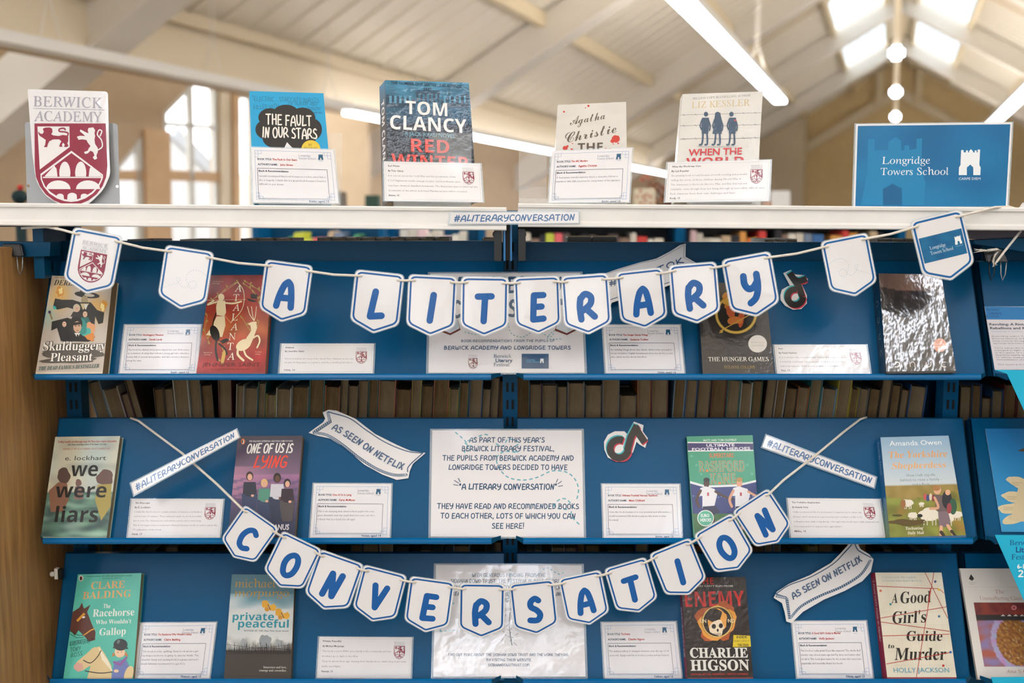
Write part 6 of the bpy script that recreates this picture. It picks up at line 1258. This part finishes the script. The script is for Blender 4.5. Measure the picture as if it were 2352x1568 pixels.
b = topbook('paperback_book', [(1281, 241), (1438, 234), (1441, 464), (1268, 465)], shift(CB, -.022), .018, 'pale grey paperback with red spots standing on the right rail', a_agatha, F2, ccol='#cfcdc8', ext=0)
b = topbook('hardback_book', [(1568, 216), (1752, 210), (1737, 464), (1547, 464)], shift(CB, -.034), .03, 'cream sleeved hardback with three child silhouettes standing on the right rail', a_kess, F3, m='sleeve', ccol='#d6d5d0', hard=True, spine=lambda c: c.bgc('#d2d1cc'), ext=0)
for x0, x1, lb, yt in ((598, 772, 'clear stand holding the turquoise hardback', 300), (905, 1080, 'clear stand holding the dark thriller', 300), (1280, 1420, 'clear stand holding the pale grey paperback', 320), (1575, 1764, 'clear stand showing to the right of the cream hardback', 258), (1192, 1258, 'empty clear stand left of the pale grey paperback', 345)): stand(x0, x1, lb, yt)
CF = shift(CB, .012)
lt_card([(577, 338), (766, 344), (777.6, 467), (582, 465)], CF, 'The Fault in Our Stars', 'John Green', ['I would recommend this book because it is a love story that is', 'also a tragedy. I think this is a great book because I found it', 'difficult to put down.'], 'Katie, aged 13', 'blue-bordered card in front of the turquoise hardback')
ba_card([(882, 371), (1103, 376), (1109, 464), (883, 461)], CF, ['Red Winter', 'By Tom Clancy', 'It is a book about the Cold War and the production of the', 'F-117 Nighthawk stealth strategic bomber and how Russian spies', 'may have obtained classified documents. The Americans have to intercept the', 'documents or the whole lock head Martian project will be revealed.', 'Anton, 13'], 'plain card with a maroon shield in front of the dark thriller')
lt_card([(1268, 347), (1452, 340), (1445, 464), (1260, 466)], CF, 'The ABC Murders', 'Agatha Christie', ['A descriptive murder-mystery where a detective follows a', 'murderer who kills a person for every letter of the alphabet.'], 'Emily, aged 13', 'blue-bordered card in front of the pale grey paperback with red spots')
ba_card([(1534, 373), (1770, 367), (1765, 461), (1528, 464)], CF, ['When the World was Ours', 'By Liz Kessler', "An amazing book to read because it's both touching and powerful,", 'telling the story of three children during World War II.', 'The characters in the book, like Leo, Max, and Elsa, feel real and', 'relatable, even though they are living through an incredibly difficult time.', 'Each character faces their own challenges and fears.', 'Kody, 13'], 'plain card with a maroon shield in front of the cream hardback')
# school sign with shield, on a grey metal bookend
SP = lean(468, 2.085, 5); pl = shift(SP, 0)
out = rounded([(184, 130), (718, 145), (728, 560), (735, 700), (690, 800), (600, 890), (500, 925), (400, 900), (300, 840), (240, 740), (215, 560)], [8, 22, 20, 30, 40, 30, 60, 40, 40, 40, 20], 4)
px = [(x/2.904, 160+y/2.904) for x, y in out]
e = empty('school_sign', at(160, 470, 2.09), 'white school sign with a maroon shield, left end of the rail', 'sign')
zc = lambda p: Vector((p.x, p.y, max(p.z, ZTOP+.001)))
MB().prism([zc(hit(x, y, pl)) for x, y in px], -pl[1]*.0012).build('sign_sheet', PAPER_L, e)
q = [(63, 205), (250, 205), (250, 472), (63, 472)]; cv = Cv(q, pl, F1); crest(cv, 228, 358, 487, '#8f2740', text=False); G_ = '#a3a3b0'
cv.T('BERWICK', 458, 250, 68, G_, 'ser', w=470, a=-1.5, res=4); cv.T('ACADEMY', 462, 345, 66, G_, 'ser', w=470, a=-1, res=4); cv.line([(222, 258), (700, 268)], 3, G_, caps=False)
cv.build('sign_print', M['lam'], e)
bp = lean(468, 2.10, 4); e = empty('bookend', at(165, 470, 2.1), 'grey perforated metal bookend behind the white school sign', 'bookend')
o2 = rounded([(57, 280), (270, 283), (275, 470), (62, 470)], [8, 10, 0, 0], 5); hl = lambda cx, cy: [hit(cx+3.6*math.cos(t*math.pi/6), cy+3.6*math.sin(t*math.pi/6), bp) for t in range(12)]
MB().prism([hit(x, y, bp) for x, y in o2], -bp[1]*.0015, holes=[hl(65, 427), hl(269, 428)]).build('upright_plate', M['plate'], e)
a_, b_ = at(62, 470, 2.1), at(275, 470, 2.1); MB().box(a_.x, b_.x, 2.1, 2.2, ZTOP, ZTOP+.0015).build('foot_plate', M['plate'], e)
# blue school sign
SL2 = lean(470, 2.09, 6); q = [(1966, 285), (2325, 281), (2314, 474), (1960, 474)]; P = [hit(x, y, SL2) for x, y in q]
e = empty('school_sign', (P[2]+P[3])/2, 'blue laminated school sign with a white castle, right end of the rail', 'sign'); body('sign_sheet', P, .0012, SL2[1], PAPER_L, e); film_ring(P, SL2[1], e, .002)
cv = Cv(q, SL2, F3, P=P); cv.bgc('#e4e6e8')
W_, H_ = cv.W, cv.H
cv.grad(lambda u, v: mix(hx('#0c6498'), hx('#1277ac'), .35+.8*N3(u*3, v*2.5)+.3*v), 30, 18, (.012, .022, .988, 1))
castle(cv, 1285, 380, 0.1, '#176f9e')
cv.poly([(1290, 840), (1330, 640), (1335, 430), (1375, 430), (1375, 500), (1460, 500), (1460, 450), (1505, 418), (1540, 440), (1540, 500), (1560, 500), (1560, 470), (1590, 470), (1590, 500), (1635, 490), (1635, 430), (1670, 425), (1665, 600), (1690, 700), (1680, 840), (1548, 840), (1545, 735), (1485, 705), (1425, 740), (1425, 840)], '#1a80b4')
cv.poly([(1430, 840), (1428, 742), (1485, 710), (1542, 737), (1545, 840)], '#0f5f90')
cv.T('Longridge', 1572, 584, 44, '#e8eef2', 'ser', w=302, res=4); cv.T('Towers School', 1630, 653, 44, '#e8eef2', 'ser', w=420, res=4); castle(cv, 1897, 493, 138, '#e8eef2'); cv.T('CARPE DIEM', 1964, 684, 15, '#e8eef2', 'sans', w=135)
cv.build('sign_print', M['lam'], e)
MB().prism([Vector((P[3].x+.05, 2.095, ZTOP)), Vector((P[2].x-.05, 2.095, ZTOP)), Vector((P[2].x-.05, 2.14, ZTOP)), Vector((P[3].x+.05, 2.14, ZTOP))], (0, 0, .002)).build('sign_foot', M['acrylic'], e)
o = MB().hexa([at(2340, 478, 2.08), at(2365, 478, 2.08), at(2365, 478, 2.1), at(2340, 478, 2.1), at(2348, 466, 2.08), at(2362, 462, 2.08), at(2362, 462, 2.1), at(2348, 466, 2.1)]).build('paper_corner', cmat('#d8d6d2')); tag(o, 'white paper corner at the right end of the rail', 'paper')
# --------- leaflets at the far right
def leaflet(q, pl, label, art, fr, name='leaflet', t=.001):
    P = [hit(x, y, pl) for x, y in q]; e = empty(name, (P[2]+P[3])/2, label, 'leaflet'); body('paper', P, t, pl[1], cmat('#d8d6d6', .5), e)
    cv = Cv(q, pl, fr, P=P); art(cv); cv.build('leaflet_print', M['print'], e)
L1 = (2102, 660, 6.53)
def l_rev(c):
    c.bgc('#cfcdd2'); c.poly([(1040, 285), (2600, 300), (2600, 490), (1050, 483)], '#1276b4')
    for y, t, x in ((350, 'Berwick', 1165), (405, 'Literary', 1205), (452, 'Festival', 1160)): c.T(t, x, y, 40, '#0b5388', 'bold' if 'L' in t else 'serif', w=190)
    c.T('Revolting: A Riotous History of', 1115, 572, 34, '#2c3444', 'bold', w=960, al='l'); c.T('Rebellions and Revolutions', 1125, 630, 34, '#2c3444', 'bold', w=860, al='l'); c.T('Wednesday 9 October, 11.30-12.30pm', 1140, 670, 14, '#7aa0c0', 'sans', w=800, al='l')
    for i, t in enumerate(['Bestselling author Terry Deary discusses his', 'Riotous History of Rebellions and Revolutions, a', 'lively journey through some of the most famous', 'uprisings that have happened throughout time.', '', 'Terry enjoys the success of rebels who have', 'managed to fight off the strongest of powers', 'in the space of a year. But there is more:', 'Spartacus nearly wanted to go home, and', 'to slaves, traitors to outlaws, it was the', 'determination of those who fought back', '', 'This event is in memory of friends']):
        if t: c.T(t, 1150+i*7, 745+i*35, 17, '#6a6a70', 'sans2', w=24*len(t), al='l', res=1)
leaflet([(2261, 703.6), (2440, 704), (2470, 849), (2285, 849)], B0c, 'white leaflet with a blue header at the far right of the top row', l_rev, L1)
def l_feather(c):
    c.grad(lambda u, v: mix(hx('#1079bd'), hx('#2f9cd0'), v), 6, 12)
    for i, (x, y, a_) in enumerate(((1500, 430, .3), (1470, 510, .15), (1450, 570, -.05), (1480, 620, -.3))): c.blob(x+20, y, 95, 30, '#d8c8a0', a=a_, wob=.2, seed=i); [c.line([(x-40, y-8+k*8), (x+80, y-4+k*8)], 1.6, '#8a7c60') for k in range(3)]
    c.poly([(1490, 240), (1560, 210), (1560, 250)], '#5a4a30'); c.poly([(1500, 430), (1600, 400), (1600, 650), (1450, 640)], '#d2c29c')
leaflet([(2263, 984), (2420, 984), (2460, 1222), (2301, 1221)], B1c, 'blue poster with cut paper feathers at the far right of the middle row', l_feather, G4, 'poster')
def l_cy(c): c.bgc('#12b0d6')
def l_cy2(c):
    c.bgc('#12b0d6'); D = '#0b4a86'
    c.T('Berwick', 508, 220, 52, D, 'ser', w=260, al='l'); c.T('Literary', 568, 288, 52, D, 'bold', w=250, al='l'); c.T('Festival', 525, 358, 52, D, 'ser', w=240, al='l'); c.T('6-16 October', 580, 445, 40, '#eef6f8', 'bold', w=330, al='l'); c.T('2024', 590, 530, 70, '#eef6f8', 'bold', w=230, al='l')
LP_ = (at(2330, 1240, 2.045), Vector((0, -1, .05)).normalized())
def tri(px, pl, label, art=None, fr=None, ext=None):
    P = [hit(x, y, pl) for x, y in px]; e = empty('leaflet', P[0], label, 'leaflet', 'cyan hanging leaflets'); MB().prism(P, -pl[1]*.001).build('paper', cmat('#12b0d6', .5), e)
    if art:
        xs, ys = [p[0] for p in px], [p[1] for p in px]; cv = Cv([(min(xs), min(ys)), (max(xs), min(ys)), (max(xs), max(ys)), (min(xs), max(ys))], pl, fr); art(cv); cv.build('leaflet_print', M['print'], e)
def only2(c):
    D = '#0b4a86'
    c.T('Berwick', 508, 220, 52, D, 'ser', w=260, al='l'); c.T('Literary', 568, 288, 52, D, 'bold', w=250, al='l'); c.T('Festival', 525, 358, 52, D, 'ser', w=240, al='l'); c.T('6-16 October', 580, 445, 40, '#eef6f8', 'bold', w=330, al='l'); c.T('2024', 590, 530, 70, '#eef6f8', 'bold', w=230, al='l')
tri([(2285, 1228), (2470, 1230), (2560, 1640), (2445, 1590)], LP_, 'cyan leaflet hanging diagonally over the white book at the right edge', only2, G5)
LP2 = (at(2330, 860, 2.045), Vector((0, -1, .05)).normalized())
tri([(2284, 849), (2470, 851), (2500, 1180), (2430, 1110), (2313, 858)], LP2, 'cyan leaflet hanging at the right edge below the white leaflet')
tri([(2276, 1555), (2470, 1553), (2500, 1700), (2310, 1640)], LP_, 'cyan leaflet corner at the bottom right of the photo')
